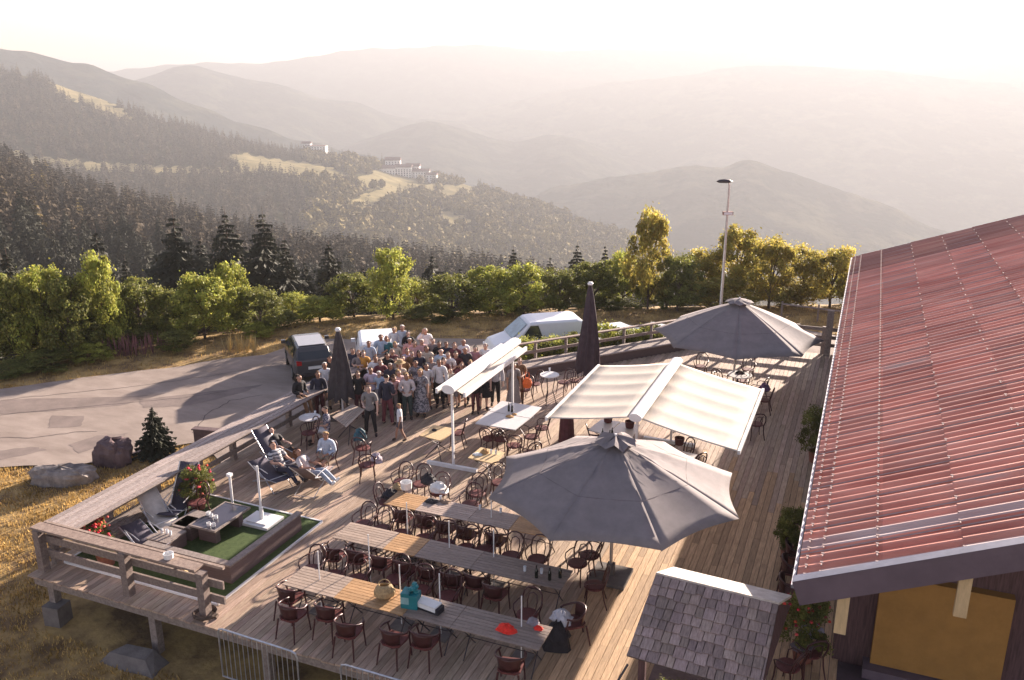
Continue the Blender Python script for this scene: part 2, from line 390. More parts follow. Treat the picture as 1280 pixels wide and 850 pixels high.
q = keep[:-1,:-1] | keep[1:,1:]
ii = np.arange(GF.shape[0]*GF.shape[1]).reshape(GF.shape[:2])
Q = np.stack([ii[:-1,:-1][q], ii[:-1,1:][q], ii[1:,1:][q], ii[1:,:-1][q]], 1)
VV = GF.reshape(-1,3).copy(); VV[:,2] += .8
me = mesh_tri('meadow', VV, Q); me.materials.append(meadow)
o = bpy.data.objects.new('meadow', me); COL.objects.link(o); tag(o, kind='structure')
# ------------------------------------------------------------------ conifers
def conifer_np(layers, spikes, seed, droop=.25):
    r = np.random.RandomState(seed); V = []; Fc = []; C = []
    for i in range(layers):
        t = i/layers; z0 = .08+.92*t; R = (1-t)**.7*.5*r.uniform(.85,1.12); top = min(1.0, z0+1.5/layers)
        n = len(V); V.append((0,0,top)); ph = r.uniform(0,6.28)
        for k in range(spikes*2):
            a = ph+PI*k/spikes; rr = R*(r.uniform(.65,1.3) if k % 2 == 0 else r.uniform(.25,.5))
            V.append((rr*math.cos(a), rr*math.sin(a), z0-droop/layers*(1 if k % 2 == 0 else 0)*r.uniform(.5,1.5)))
        c = r.uniform(.6,1.35)
        for k in range(spikes*2): Fc.append((n, n+1+k, n+1+(k+1) % (spikes*2))); C.append((c*r.uniform(.65,1.35),)*3)
    return np.array(V), np.array(Fc), np.array(C)
CV = [conifer_np(11, 7, s, 1.1) for s in range(6)]
CVs = [conifer_np(4, 4, s) for s in range(20,25)]
# ------------------------------------------------------------------ near firs: trunk + crown with real boughs
def fir_arrays(seed, wh=34, nb0=22, segs=4, fat=1.0):
    r = np.random.RandomState(seed); V = []; Fc = []; C = []
    for i in range(wh):
        t = i/wh; z = .10+.88*t; R = .5*(1-t)**.9*(.88+.12*math.sin(t*17+seed))*(.8+.2*((i % 3) > 0))+.008
        nb = int(nb0*(1-.55*t))
        for k in range(nb):
            a = r.uniform(0, 6.28); L = R*r.uniform(.6,1.15); dx, dy = math.cos(a), math.sin(a); drop = .03+.05*r.uniform()
            c = r.uniform(.75,1.2)
            for s_ in range(segs):
                q0 = L*s_/segs; q1 = L*(s_+1)/segs; zz0 = z-drop*(q0/.5)+.02*(q0/.5)**2; zz1 = z-drop*(q1/.5)*1.4+.02*(q1/.5)**2
                w = .085*fat*(1-t*.7)*(1-.5*s_/segs)
                for side in (-1,1):
                    n = len(V); hang = .035*fat*(1-t*.6)*r.uniform(.5,1.5)
                    V += [(dx*q0,dy*q0,zz0),(dx*q1*1.06,dy*q1*1.06,zz1),(dx*(q1*.95)-dy*w*side*r.uniform(.7,1.2),dy*(q1*.95)+dx*w*side,zz1-hang)]
                    Fc.append((n,n+1,n+2) if side > 0 else (n,n+2,n+1)); C.append((c*r.uniform(.8,1.2),)*3)
    return np.array(V), np.array(Fc), np.array(C)
def fir_meshes(seed):
    me = mesh_tri('crown', *fir_arrays(seed)); me.materials.append(needle)
    b = MB(); b.tube([(0,0,-.08),(0,0,.3),(0,0,.7),(0,0,1.0)], [.022,.017,.008,.001], 7)
    tr = mesh_np('trunk', b.v, b.f, b.m, None); tr.materials.append(bark)
    return me, tr
CVF = [fir_arrays(s_, 9, 10, 1, 2.6) for s_ in range(60,66)]
CVL = [fir_arrays(s_, 14, 13, 2, 1.9) for s_ in range(50,56)]
def round_np(seed):
    r = np.random.RandomState(seed); V = []; Fc = []; C = []
    for k in range(60):
        d = r.normal(size=3); d /= np.linalg.norm(d); p = d*np.array([.5,.5,.45])*r.uniform(.75,1)+np.array([0,0,.55])
        a = r.normal(size=3)*.14; b2 = r.normal(size=3)*.14; n = len(V); V += [p+a, p-a*.6+b2, p-b2]; Fc.append((n,n+1,n+2)); C.append((r.uniform(.8,1.5),)*3)
    # core
    n = len(V)
    for i in range(5):
        for j in range(8): th = PI*(i+.5)/5; V.append(np.array([.42*math.sin(th)*math.cos(j*PI/4), .42*math.sin(th)*math.sin(j*PI/4), .55+.42*math.cos(th)])*r.uniform(.9,1.1))
    for i in range(4):
        for j in range(8):
            a, b2, c, d = n+i*8+j, n+i*8+(j+1)%8, n+(i+1)*8+(j+1)%8, n+(i+1)*8+j; Fc += [(a,b2,c),(a,c,d)]; C += [(1.,)*3]*2
    return np.array(V), np.array(Fc), np.array(C)
RV = [round_np(s) for s in range(4)]
def sample(G, nrow, px0, px1, n, sel=None, seed=0):
    r = np.random.RandomState(seed); us = np.linspace(-420, 1750, G.shape[1]); out = []
    a0 = np.interp(px0, us, np.arange(len(us))); a1 = np.interp(px1, us, np.arange(len(us)))
    W = np.linalg.norm(G[:nrow+1, :, :2], axis=2).mean(1)  # distance: area weight
    cw = np.cumsum(W[:-1]*np.diff(W)); cw /= cw[-1]
    i = np.searchsorted(cw, r.uniform(size=n)); fi = r.uniform(size=n); j = r.uniform(a0, a1, n); j0 = j.astype(int); fj = j-j0
    P = (G[i, j0]*((1-fi)*(1-fj))[:, None]+G[i+1, j0]*(fi*(1-fj))[:, None]+G[i, j0+1]*((1-fi)*fj)[:, None]+G[i+1, j0+1]*(fi*fj)[:, None])
    return P
def proj(P):
    c, s = math.cos(YAW), math.sin(YAW)
    r = P[:,0]*c+P[:,1]*s; f = -P[:,0]*s+P[:,1]*c; z = P[:,2]-H
    D = f*math.cos(PT)-z*math.sin(PT); Zc = f*math.sin(PT)+z*math.cos(PT)
    return 640+F*r/D, 425-F*Zc/D
def merge_trees(name, items, m):
    """items: (variant arrays, position, height, width, tint)"""
    Vs = []; Fs = []; Cs = []; n = 0
    for (v, f, c), p, h, w, ti in items:
        a = RS.uniform(0, 6.28); ca, sa = math.cos(a)*w, math.sin(a)*w
        q = np.stack([v[:,0]*ca-v[:,1]*sa+p[0], v[:,0]*sa+v[:,1]*ca+p[1], v[:,2]*h+p[2]-.5], 1)
        Vs.append(q); Fs.append(f+n); Cs.append(c*np.array(ti)); n += len(v)
    me = mesh_tri(name, np.concatenate(Vs), np.concatenate(Fs), np.concatenate(Cs)); me.materials.append(m)
    o = bpy.data.objects.new(name, me); COL.objects.link(o); return o
items = []; singles = []
P = sample(GL1, n1, -120, 900, 3600, seed=3); D = np.linalg.norm(P[:, :2], axis=1)
order = np.argsort(D); cnt = 0
for k in order:
    h = RS.uniform(10,22)*(1 if D[k] > 250 else .85); w = h*RS.uniform(.46,.64)
    ti = np.array([.72,.64,.62])*RS.uniform(.6,1.4)
    if RS.uniform() < .05: ti = np.array([2.0,1.8,.9]); 
    px, py = proj(P[k:k+1])
    if D[k] < 160: continue
    items.append((CVL[RS.randint(6)], P[k], h, w, ti))
tp = proj(np.array([q[1]+np.array([0,0,q[2]]) for q in items])); vis = (tp[0] > -15) & (tp[0] < 760) & (tp[1] < 345)
vi = [i for i in range(len(items)) if vis[i]][:230]; SING = [items[i] for i in vi]; st = set(vi); rest = [q for i, q in enumerate(items) if i not in st]
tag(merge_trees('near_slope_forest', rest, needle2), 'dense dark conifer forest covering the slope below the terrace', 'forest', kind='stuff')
items = []
P = sample(GL2, n2, -60, 1150, 9500, seed=5); px, py = proj(P); bad = np.zeros(len(P), bool)
for c in CLEAR: bad |= inpoly(px+5*np.sin(py*.9+px*.13), py+1, c)
vill = ((px > 458) & (px < 545) & (py > 205) & (py < 243)) | ((px > 376) & (px < 414) & (py > 178) & (py < 192))
for k in np.where(~bad)[0]:
    if vill[k] and RS.uniform() < .8: continue
    rnd = px[k] > 380 and RS.uniform() < .55
    Dk = np.linalg.norm(P[k, :2])
    if rnd: items.append((RV[RS.randint(4)], P[k], RS.uniform(11,17), RS.uniform(11,17), np.array([2.0,2.0,1.3])*RS.uniform(.8,1.4)))
    else: items.append((CVF[RS.randint(6)], P[k], RS.uniform(14,26), RS.uniform(9,14), np.array([1.0,.92,.86])*RS.uniform(.6,1.4)))
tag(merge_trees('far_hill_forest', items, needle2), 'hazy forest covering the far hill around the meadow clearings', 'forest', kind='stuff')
# village on the spur
vw = mat('render_wall', (.80,.77,.74), .8, .1, .3); vr = mat('village_roof', (.16,.09,.08), .8, .2, .3); vwin = mat('dark_window', (.05,.05,.06), .3, .1, 1)
vgroup = 'buildings of the village on the far spur'
def village_house(px, py, D, w, d, h, rz, label, flat=False):
    D *= 1.4; w *= 1.4; d *= 1.4; h *= 1.35; p = atd(px, py, D); e = empty('village_building', p, rz, label, 'building', vgroup)
    b = MB(); h *= 1.25; b.box(-w/2,w/2,-d/2,d/2,-8,h); b.build('wall', vw, e)
    if flat: b = MB(); b.box(-w/2-.4,w/2+.4,-d/2-.4,d/2+.4,h,h+.8); b.build('roof', vr, e)
    else:
        b = MB(); r = h+d*.3; b.add([(-w/2-1,-d/2-1,h-.3),(w/2+1,-d/2-1,h-.3),(w/2+1,d/2+1,h-.3),(-w/2-1,d/2+1,h-.3),(-w/2-1,0,r),(w/2+1,0,r)],[(0,1,5,4),(2,3,4,5),(0,4,3),(1,2,5),(3,2,1,0)]); b.build('roof', vr, e)
    nf = max(1, int(h/3.5)); nw = max(2, int(w/5))
    for i in range(nf):
        for j in range(nw):
            x = -w/2+(j+.5)*w/nw; z = 1+i*3.3
            b = MB(); b.box(x-1.1,x+1.1,-d/2-.08,-d/2+.02,z,z+1.7); b.build('window', vwin, e)
village_house(482,226,1180,26,14,14,.5,'tall white block at the left end of the far village')
village_house(492,219,1200,20,13,17,.4,'highest white tower block of the far village, behind the left block')
village_house(505,222,1190,22,12,12,.35,'dark roofed apartment block right of the tower in the far village')
village_house(517,222,1200,18,12,13,.3,'square apartment block in the middle of the far village')
village_house(527,224,1190,22,12,9,.3,'long low block near the right end of the far village')
village_house(540,226,1180,14,10,7,.2,'small chalet at the right end of the far village')
village_house(466,234,1120,24,11,4,.45,'low white hall in front of the far village', True)
village_house(396,190,1230,28,12,7,.3,'long white building on the crest left of the far village', True)
village_house(384,187,1235,12,9,7,.3,'small chalet on the crest beside the long white building')
FM = [fir_meshes(s) for s in (1,2,3,4)]
def fir(px, py, D, wpx, label, group='dark firs rising behind the leafy trees'):
    t = atd(px, py, D); gz = float(ground(t.x, t.y)); h = t.z-gz; w = wpx*D/F
    e = empty('fir_tree', (t.x, t.y, gz), RS.uniform(0,6), label, 'fir', group); w *= 1.95; e.scale = (w, w, h)
    m = FM[RS.randint(4)]
    for n, q in (('crown', m[0]), ('trunk', m[1])): o = bpy.data.objects.new(n, q); COL.objects.link(o); o.parent = e
for (v, p, h, w, ti) in SING:
    o = bpy.data.objects.new('conifer_tree', FM[RS.randint(4)][0]); COL.objects.link(o); o.location = (p[0],p[1],p[2]-1.5); o.scale = (w*1.15,w*1.15,h*1.05); o.rotation_euler.z = RS.uniform(0,6)
    tag(o, 'tall dark conifer in the dense forest below the terrace', 'conifer', 'conifers of the forest on the near slope')
FIRS = [(118,281,66,62,'dark fir left of the cluster, above the bright green slender tree'),(215,262,70,96,'broad dark fir, the widest of the firs on the left'),
 (280,258,72,84,'tall dark fir in the middle of the three tallest'),(327,258,70,88,'tallest dark fir with a dense crown, right of the three tallest'),
 (249,292,76,56,'shaded fir squeezed between the broad fir and the tall middle fir'),(355,292,68,60,'slim fir touching the right flank of the tallest fir'),
 (410,298,66,64,'lone dark fir with a pointed crown left of the closed dark parasol'),(380,322,70,48,'low fir filling the gap left of the lone pointed fir'),
 (155,318,62,48,'small fir between the far left fir and the broad fir'),(6,308,60,80,'dark fir cut by the left edge of the picture'),(305,300,78,50,'fir half hidden between the two tallest firs'),
 (482,306,72,50,'fir standing behind the pale birch'),(540,314,74,60,'fir right of the pale birch behind leafy crowns'),(505,318,80,44,'narrow fir just right of the pale birch top'),
 (642,305,72,44,'pointed fir standing alone above the white van'),(688,316,76,34,'small slim fir between two pointed firs'),(722,300,72,50,'broad fir leaning slightly above the plum parasol'),
 (757,301,78,34,'slender fir just left of the golden birch'),(575,330,84,44,'small fir top showing over leaves left of the white van'),(452,330,70,54,'dense dark fir above the small white van'),(60,335,70,60,'dark fir low behind the far left leafy trees')]
for f_ in FIRS: fir(f_[0],f_[1],f_[2]*1.12,*f_[3:])
# ------------------------------------------------------------------ leafy trees and bushes
def leafy_mesh(seed, n, lumps, leaf=.035, tall=1.0):
    r = np.random.RandomState(seed); cs = []
    for k in range(lumps):
        z = r.uniform(.16,.92)*tall; R = .40*math.sin(PI*min(.98, (z/tall)*.72+.2))*r.uniform(.2,1)**.6; a = r.uniform(0,6.28)
        cs.append((R*math.cos(a), R*math.sin(a), z, r.uniform(.045,.15)))
    V = np.zeros((n*4,3)); C = np.zeros((n,3)); cs = np.array(cs); i = r.randint(0, lumps, n)
    d = r.normal(size=(n,3)); d /= np.linalg.norm(d, axis=1)[:, None]; rad = cs[i,3]*(r.uniform(.05,1.0,n)**.45)*(1+.9*(r.uniform(size=n) < .16)*r.uniform(size=n))
    p = cs[i,:3]+d*rad[:,None]*np.array([1,1,.85])
    nrm = d+r.normal(size=(n,3))*.6; nrm /= np.linalg.norm(nrm, axis=1)[:, None]
    a = np.cross(nrm, r.normal(size=(n,3))); a /= np.linalg.norm(a, axis=1)[:, None]; b_ = np.cross(nrm, a)
    s = leaf*r.uniform(.5,1.2,n)[:, None]
    V[0::4] = p-a*s; V[1::4] = p+b_*s*.55; V[2::4] = p+a*s; V[3::4] = p-b_*s*.55
    lum = r.uniform(.7,1.35,lumps)[i]*r.uniform(.7,1.3,n); C[:] = lum[:, None]*np.stack([np.ones(n)*r.uniform(.9,1.15,n), np.ones(n), np.ones(n)*.9], 1)
    Fq = np.arange(n*4).reshape(n,4)
    b = MB(); b.tube([(0,0,-.03),(.01,0,.3*tall),(.0,.01,.75*tall)], [.022,.015,.004], 6)
    for k in range(min(lumps, 12)): b.tube([(0,0,cs[k][2]*.45),(cs[k][0]*.5,cs[k][1]*.5,cs[k][2]*.8),tuple(cs[k][:3])], [.009,.006,.002], 4)
    return (V, Fq, C), (b.v, b.f, b.m)
LM = {}
for kind, m in (('g',leafg),('y',leafy),('o',leafgold)):
    LM[kind] = []
    for s in range(3):
        (V_,Q_,C_), (tv,tf,tm) = leafy_mesh(s+{'g':0,'y':10,'o':20}[kind], 11000, 64, .022)
        me = mesh_tri('crown', V_, Q_, C_); me.materials.append(m); tr = mesh_np('trunk', tv, tf, tm); tr.materials.append(bark); LM[kind].append((me, tr))
def hash_(t): return sum(ord(c)*(i+1) for i, c in enumerate(t))
def leafy_tree(px, py, D, wpx, kind, label, group=None, name='leafy_tree', cat='tree', base=None, var=None):
    bp = base_pt(px); D = math.hypot(bp.x, bp.y)+(1.2+(hash_(label) % 5)*.8 if name != 'bush' else .2); t = atd(px, py, D); gz = float(ground(t.x, t.y)) if base is None else base; h = (t.z-gz)/.93; w = wpx*D/F/.74
    e = empty(name, (t.x, t.y, gz), RS.uniform(0,6), label, cat, group); e.scale = (w, w, h)
    m = LM[kind][RS.randint(3) if var is None else var]
    for n, q in (('crown', m[0]), ('trunk', m[1])): o = bpy.data.objects.new(n, q); COL.objects.link(o); o.parent = e
    return e
TG = 'leafy trees lining the far edge of the road and car park'
LT = [(12,344,33,70,'g','grey green leafy tree at the left edge of the picture'),(45,338,35,56,'y','pale yellow green tree second from the left edge'),(78,352,33,60,'g','olive leafy tree left of the slender bright tree'),
 (118,322,36,46,'y','slender bright yellow green tree with a pointed top'),(118,372,32,70,'g','dark leafy tree under the slender bright tree'),(168,352,35,66,'g','rounded olive tree right of the slender bright tree'),(205,368,36,50,'g','dark low tree behind the purple weeds'),
 (248,346,38,66,'y','wide yellow green tree below the tall middle fir'),(284,332,39,50,'y','brightest green tree with a spiky top below the tallest fir'),(322,364,39,56,'g','mid green tree right of the brightest green tree'),(345,388,38,50,'g','low dark tree just left of the grey car'),
 (364,368,41,46,'y','light green tree behind the grey car'),(398,372,43,54,'y','round light green tree right of the grey car'),(440,345,44,64,'g','dark dense tree above the small white van'),(488,312,46,60,'y','tall pale birch with an airy crown above the crowd'),
 (520,352,46,56,'g','dark round tree right of the pale birch'),(565,346,46,66,'g','broad dark green tree above the right part of the crowd'),(612,336,47,72,'y','olive leafy tree left of the white van roof'),(655,332,48,66,'y','olive leafy tree right above the white van'),
 (700,340,47,62,'g','dark leafy tree left of the plum parasol'),(742,330,48,60,'g','dark leafy tree right of the plum parasol'),(780,318,48,54,'y','olive tree beneath the slender fir'),(815,268,50,56,'o','tall golden birch, the highest leafy tree'),
 (850,322,48,60,'g','dim leafy tree left of the lamp post'),(880,316,47,54,'o','golden brown tree just left of the lamp post'),(925,288,49,66,'o','wide golden tree just right of the lamp post'),(968,302,49,62,'o','golden tree second right of the lamp post'),
 (1008,312,49,58,'o','golden olive tree third right of the lamp post'),(1045,312,50,60,'o','golden tree touching the far corner of the roof'),(1085,330,51,70,'y','tree mostly hidden behind the far roof corner'),(835,345,45,70,'g','dark tree low behind the white cars'),(905,350,46,80,'o','bushy golden tree low behind the far parasol'),(985,352,47,70,'o','bushy golden tree low behind the wooden fence'),(300,392,37,60,'g','dark low tree by the pale grasses'),(30,400,31,90,'g','dark shrubby tree low by the left edge'),(150,405,33,80,'g','dark shrubby tree behind the purple weeds'),(230,400,35,80,'g','dark shrubby tree left of the pale grasses'),(640,372,44,80,'g','dark shrubby tree just behind the white van'),(540,384,43,70,'g','dark shrubby tree behind the crowd'),(760,372,45,80,'g','dark shrubby tree behind the two white cars')]
for t_ in LT: leafy_tree(*t_, group=TG)
BU = [(112,429,31,40,'y','small bright green bush at the road edge beside the weeds'),(218,415,34,44,'g','round green bush at the road edge right of the weeds'),(60,440,30,60,'g','low dark bush at the left part of the road edge'),(10,455,29,60,'g','low dark bush at the left picture edge'),(320,405,36,40,'y','pale green bush by the pale grasses at the road edge')]
for t_ in BU: leafy_tree(*t_, group='bushes along the road edge', name='bush', cat='bush')
# sapling conifer beside the boulders
sp = at(197,568,LOT); e = empty('young_fir', (sp.x, sp.y, LOT), .4, 'small young fir growing beside the boulders at the road', 'fir')
hh = 1.55; e.scale = (1.7,1.7,1.75)
for n, q in (('crown', FM[1][0]), ('trunk', FM[1][1])): o = bpy.data.objects.new(n, q); COL.objects.link(o); o.parent = e
#@@END_SETTING
#@@REST
# ------------------------------------------------------------------ terrace deck
def back_y(x):
    if x < -11.5: return 29.3
    if x < -5.25: return 28.35+(x+11.5)*1.19
    return 36.0
deck = empty('terrace_deck', (0,0,0), 0, 'large weathered wooden terrace raised above the slope', 'terrace')
b = MB(); x = -16.75; pitch = .152
while x < 0.28:
    y = 11.75+random.uniform(-.02,.02)
    if x > -1.0: y = 11.75
    ye = back_y(x+.07)
    y2 = y+random.uniform(.8,4)
    while y < ye-.05:
        y2 = min(y2, ye); g_ = random.uniform(.72,1.2)
        new = x > -4.9 and y < 21
        if new: b.cc = (1.22*g_,1.08*g_,.82*g_)
        else: b.cc = (g_,g_*random.uniform(.96,1.02),g_*random.uniform(.93,1.0))
        dz = random.uniform(-.002,.002)
        b.box(x, x+pitch-.011, y, y2-.004, -.035, 0+dz); y = y2; y2 += random.uniform(3.0,4.2)
    x += pitch
b.build('deck_boards', wood_deck, deck)
b = MB(); b.box(-16.7,.3,11.85,11.95,-.28,-.04)
for yy in np.arange(12.6,29,1.0): b.box(-16.6,.25,yy,yy+.06,-.2,-.04)
for yy in np.arange(29.5,36,1.0): b.box(-5.3,.25,yy,yy+.06,-.2,-.04)
b.box(-16.7,-16.62,11.95,29.2,-.28,-.04); b.build('joist', wood_old, deck)
b = MB(); b.prism([(-16.5,12.2),(.28,12.2),(.28,35.8),(-5.4,35.8),(-11.6,28.2),(-11.6,29.1),(-16.5,29.1)], -.34, -.22); b.build('under_deck_shade', mat('deck_shadow_board', (.06,.045,.04), .9), deck)  # slab coloured dark to stand for the shade below the boards
for xx in (-16.4,-13.4,-10.4,-7.4,-4.4,-1.4): b = MB(); b.box(xx-.09,xx+.09,11.98,12.16,-1.6,-.2); b.build('post', wood_old, deck)
b = MB()
Mx = Matrix.Translation((-16.3,11.98,-1.25)) @ Matrix.Rotation(.1,4,'Z'); b.box(-.22,.22,-.2,.2,-.5,.48,Mx); o = b.build('concrete_footing', concrete); tag(o, 'pale concrete block under the near left corner of the terrace', 'concrete block')
b = MB(); bb = [(-.8,-.35,0),(.85,-.3,.02),(.75,.35,0),(-.6,.3,0),(-.5,-.15,.34),(.45,-.1,.36),(.4,.2,.42),(-.3,.15,.4)]
b.add([(p[0]-13.6,p[1]+11.55,p[2]-1.4) for p in bb], [(3,2,1,0),(0,1,5,4),(1,2,6,5),(2,3,7,6),(3,0,4,7),(4,5,6,7)]); o = b.build('support_stone', concrete); tag(o, 'low pale stone lying in the shade under the terrace edge', 'stone')
# ------------------------------------------------------------------ left ledge rail
led = empty('ledge_rail', (-16.6,12,0), 0, 'long weathered rail with a broad plank ledge along the left side of the terrace', 'railing')
def off(o): o.location = Vector(o.location)-led.location; return o
b = MB()
for k in range(6):
    x0 = -16.82+k*.16
    y = 12.3; 
    while y < 26.6:
        y2 = min(26.6, y+random.uniform(3.2,4)); g_ = random.uniform(.85,1.25)*1.25; b.cc = (g_,g_,g_*1.02)
        b.box(x0,x0+.145,y,y2-.006,.95,1.0-.006*(k % 3)); y = y2
off(b.build('ledge_plank', wood_old, led))
for yy in (12.4,14.0,15.6,17.2,18.6,19.9,21.3,22.6,23.9,25.2,26.4):
    b = MB(); b.box(-16.66,-16.52,yy-.08,yy+.08,-.3,.95); b.beam((-16.59,yy,.6),(-16.1,yy,.93),.06,.06); off(b.build('post', wood_old, led))
for z in (.28,.62):
    b = MB(); b.box(-16.51,-16.46,12.2,26.5,z-.07,z+.07); off(b.build('cross_rail', wood_old, led))
# sloping seat back boards in the lounge
bn = empty('plank_bench', (-16.0,14,0), 0, 'low plank bench set against the ledge rail behind the deckchairs', 'bench')
b = MB()
for k in range(5): b.beam((-.28+k*.12,-1.0,.36-.03*k),(-.28+k*.12,2.6,.36-.03*k),.11,.035)
b.build('seat', wood_old, bn)
b = MB()
for y in (-.9,.8,2.4): b.box(-.25,.3,y,y+.08,0,.24)
b.build('support', wood_old, bn)
# front rail
fr = empty('front_rail', (-14,12,0), 0, 'wooden rail of heavy posts and planks along the near left end of the terrace', 'railing')
b = MB()
b.cc = (1.1,1.0,.92); b.box(-2.72,1.98,-.02,.26,1.05,1.10); b.cc = (1.25,1.15,1.05); b.box(-2.66,2.45,.29,.36,1.04,1.10); b.build('top_plank', wood_old, fr)
for xx in (-2.55,0.0,2.1):
    b = MB(); b.cc = (.85,.8,.78); b.box(xx-.09,xx+.09,-.05,.13,-.35,1.05); b.build('post', wood_old, fr)
for z in (.42,.78):
    b = MB(); b.cc = (.9,.85,.82); b.box(-2.62,2.55,.132,.18,z-.09,z+.09); b.build('cross_rail', wood_old, fr)
b = MB(); b.beam((-.05,.2,1.0),(.02,.6,.55),.05,.07); b.beam((1.35,.2,1.0),(1.2,.55,.55),.05,.07); b.build('brace', pale_timber, fr)
b = MB(); b.cc = (.7,.6,.55)
for k in range(7): a = k*.9; b.tube([(2.1+.26*math.cos(a+t*.5), .03+.22*math.sin(a+t*.5), .03+.015*k) for t in range(6)], .03, 5)
o = b.build('coiled_rope', bark); o.location = (-14,12,0); tag(o, 'dark rope coiled round the foot of the right front rail post', 'rope')
b = MB(); b.lathe((0,0,0), [(.07,0),(.1,.02),(.11,.13),(.10,.13),(.09,.03)], 12); p = at(213,697,1.1); o = b.build('white_bowl', white, loc=(p.x, 12.14, 1.1)); tag(o, 'small white ashtray bowl on the top plank of the front rail', 'bowl')
# ------------------------------------------------------------------ lounge corner
sheet_p = [(-16.4,12.45),(-11.95,12.45),(-11.95,16.35),(-16.4,16.45)]
b = MB(); b.prism(sheet_p, .004, .03); o = b.build('turf_mat', turf); tag(o, 'green artificial turf mat covering the lounge corner', 'turf mat')
b = MB()
for p, q in zip(sheet_p, sheet_p[1:]+sheet_p[:1]): b.beam((p[0],p[1],.02),(q[0],q[1],.02),.045,.05)
o = b.build('white_edging', white); tag(o, 'thin white edging strip round the green turf', 'edging')
bx = empty('planter_wall', (-12.3,13.25,0), 0, 'low brown L shaped panelled wall around the lounge table', 'low wall')
b = MB(); b.box(-2.35,.12,-.06,.06,.03,.46); b.box(0,.12,.06,2.55,.03,.46); b.build('panel', wicker, bx)
b = MB(); b.box(-2.37,.15,-.09,.09,.46,.50); b.box(-.03,.15,.09,2.6,.46,.50); b.build('cap', wood_old, bx)
# low table
lt = empty('lounge_table', (-13.95,14.95,0), 0, 'low lounge table with dark glass top and block legs on the turf', 'table')
b = MB(); b.box(-.36,.36,-.62,.62,.44,.47); b.build('glass_top', glassdark, lt)
b = MB(); b.box(-.40,.40,-.66,-.62,.43,.48); b.box(-.40,.40,.62,.66,.43,.48); b.box(-.40,-.36,-.62,.62,.43,.48); b.box(.36,.40,-.62,.62,.43,.48); b.build('rim', wood_old, lt)
for y in (-.42,.42): b = MB(); b.box(-.26,.26,y-.08,y+.08,.03,.43); b.build('leg', wicker, lt)
cup = MB(); cup.lathe((0,0,0), [(.03,0),(.045,.01),(.05,.09),(.043,.09),(.035,.02)], 10)
cp = Inst(tag(cup.build('candle_cup', white, loc=(0,0,0)), None, 'cup'))
for (px,py,l) in ((247,640,'white cup at the far end of the lounge table, left of a pair'),(252,642,'white cup at the far end of the lounge table, right of a pair'),(264,646,'white cup left of the middle pair on the lounge table'),(270,648,'white cup right of the middle pair on the lounge table'),(261,657,'white cup left at the near end of the lounge table'),(267,658,'white cup right at the near end of the lounge table')):
    p = at(px,py,.48); cp.put((min(-13.64,max(-14.24,p.x)), min(15.5,max(14.4,p.y)), .471), 0, l, 'white cups in the lounge corner')
def stool(px, py, w, d, label, items=()):
    p = at(px,py,.4); e = empty('block_stool', (p.x,p.y,0), 0, label, 'stool', 'block stools of the lounge')
    b = MB(); b.box(-w/2,w/2,-d/2,d/2,.03,.36); b.build('body', wicker, e); b = MB(); b.box(-w/2-.02,w/2+.02,-d/2-.02,d/2+.02,.36,.40); b.build('seat_board', wood_old, e); return p
stool(240,648,.55,.75,'brown block stool tucked between the deckchair and the lounge table')
p = stool(208,668,.6,.6,'brown block stool carrying small glasses at the end of the low wall')
gl = mat('clear_glass', (.75,.77,.8), .08, .05, 4, spec=.8)
gb = MB(); gb.lathe((0,0,0), [(.025,0),(.03,.01),(.035,.12),(.03,.12),(.022,.02)], 8); gi = Inst(tag(gb.build('drinking_glass', gl), None, 'glass'))
for k, l in enumerate(('left','middle','right')): gi.put((p.x-.13+.13*k, p.y+.03*(k % 2), .40), 0, l+' drinking glass of three on the small block stool', 'glasses on the block stool')
stool(232,652,.35,.5,'narrow block stool wedged against the low wall')
# parasol foot with bare pole
pb = empty('parasol_stand', (-13.35,15.75,.03), 0, 'square white parasol base with a bare white pole on the turf', 'parasol base')
b = MB(); b.box(-.42,.42,-.34,.34,0,.07); b.box(-.3,.3,-.24,.24,.07,.10); b.build('base_plate', white, pb)
b = MB(); b.cyl((0,0),.055,.1,.42,12,.05); b.build('sleeve', white, pb); b = MB(); b.cyl((0,0),.028,.42,1.55,10); b.build('pole', white, pb)
p = at(291,634,.03); pb = empty('bare_pole', (p.x,p.y,.03), 0, 'short bare white pole standing behind the lounge table', 'pole')
b = MB(); b.cyl((0,0),.035,0,.95,10); b.build('pole', white, pb); b = MB(); b.box(-.14,.14,-.14,.14,0,.03); b.build('foot', white, pb); b = MB(); b.box(-.06,.06,-.06,.06,.9,.97); b.build('cap', white, pb)
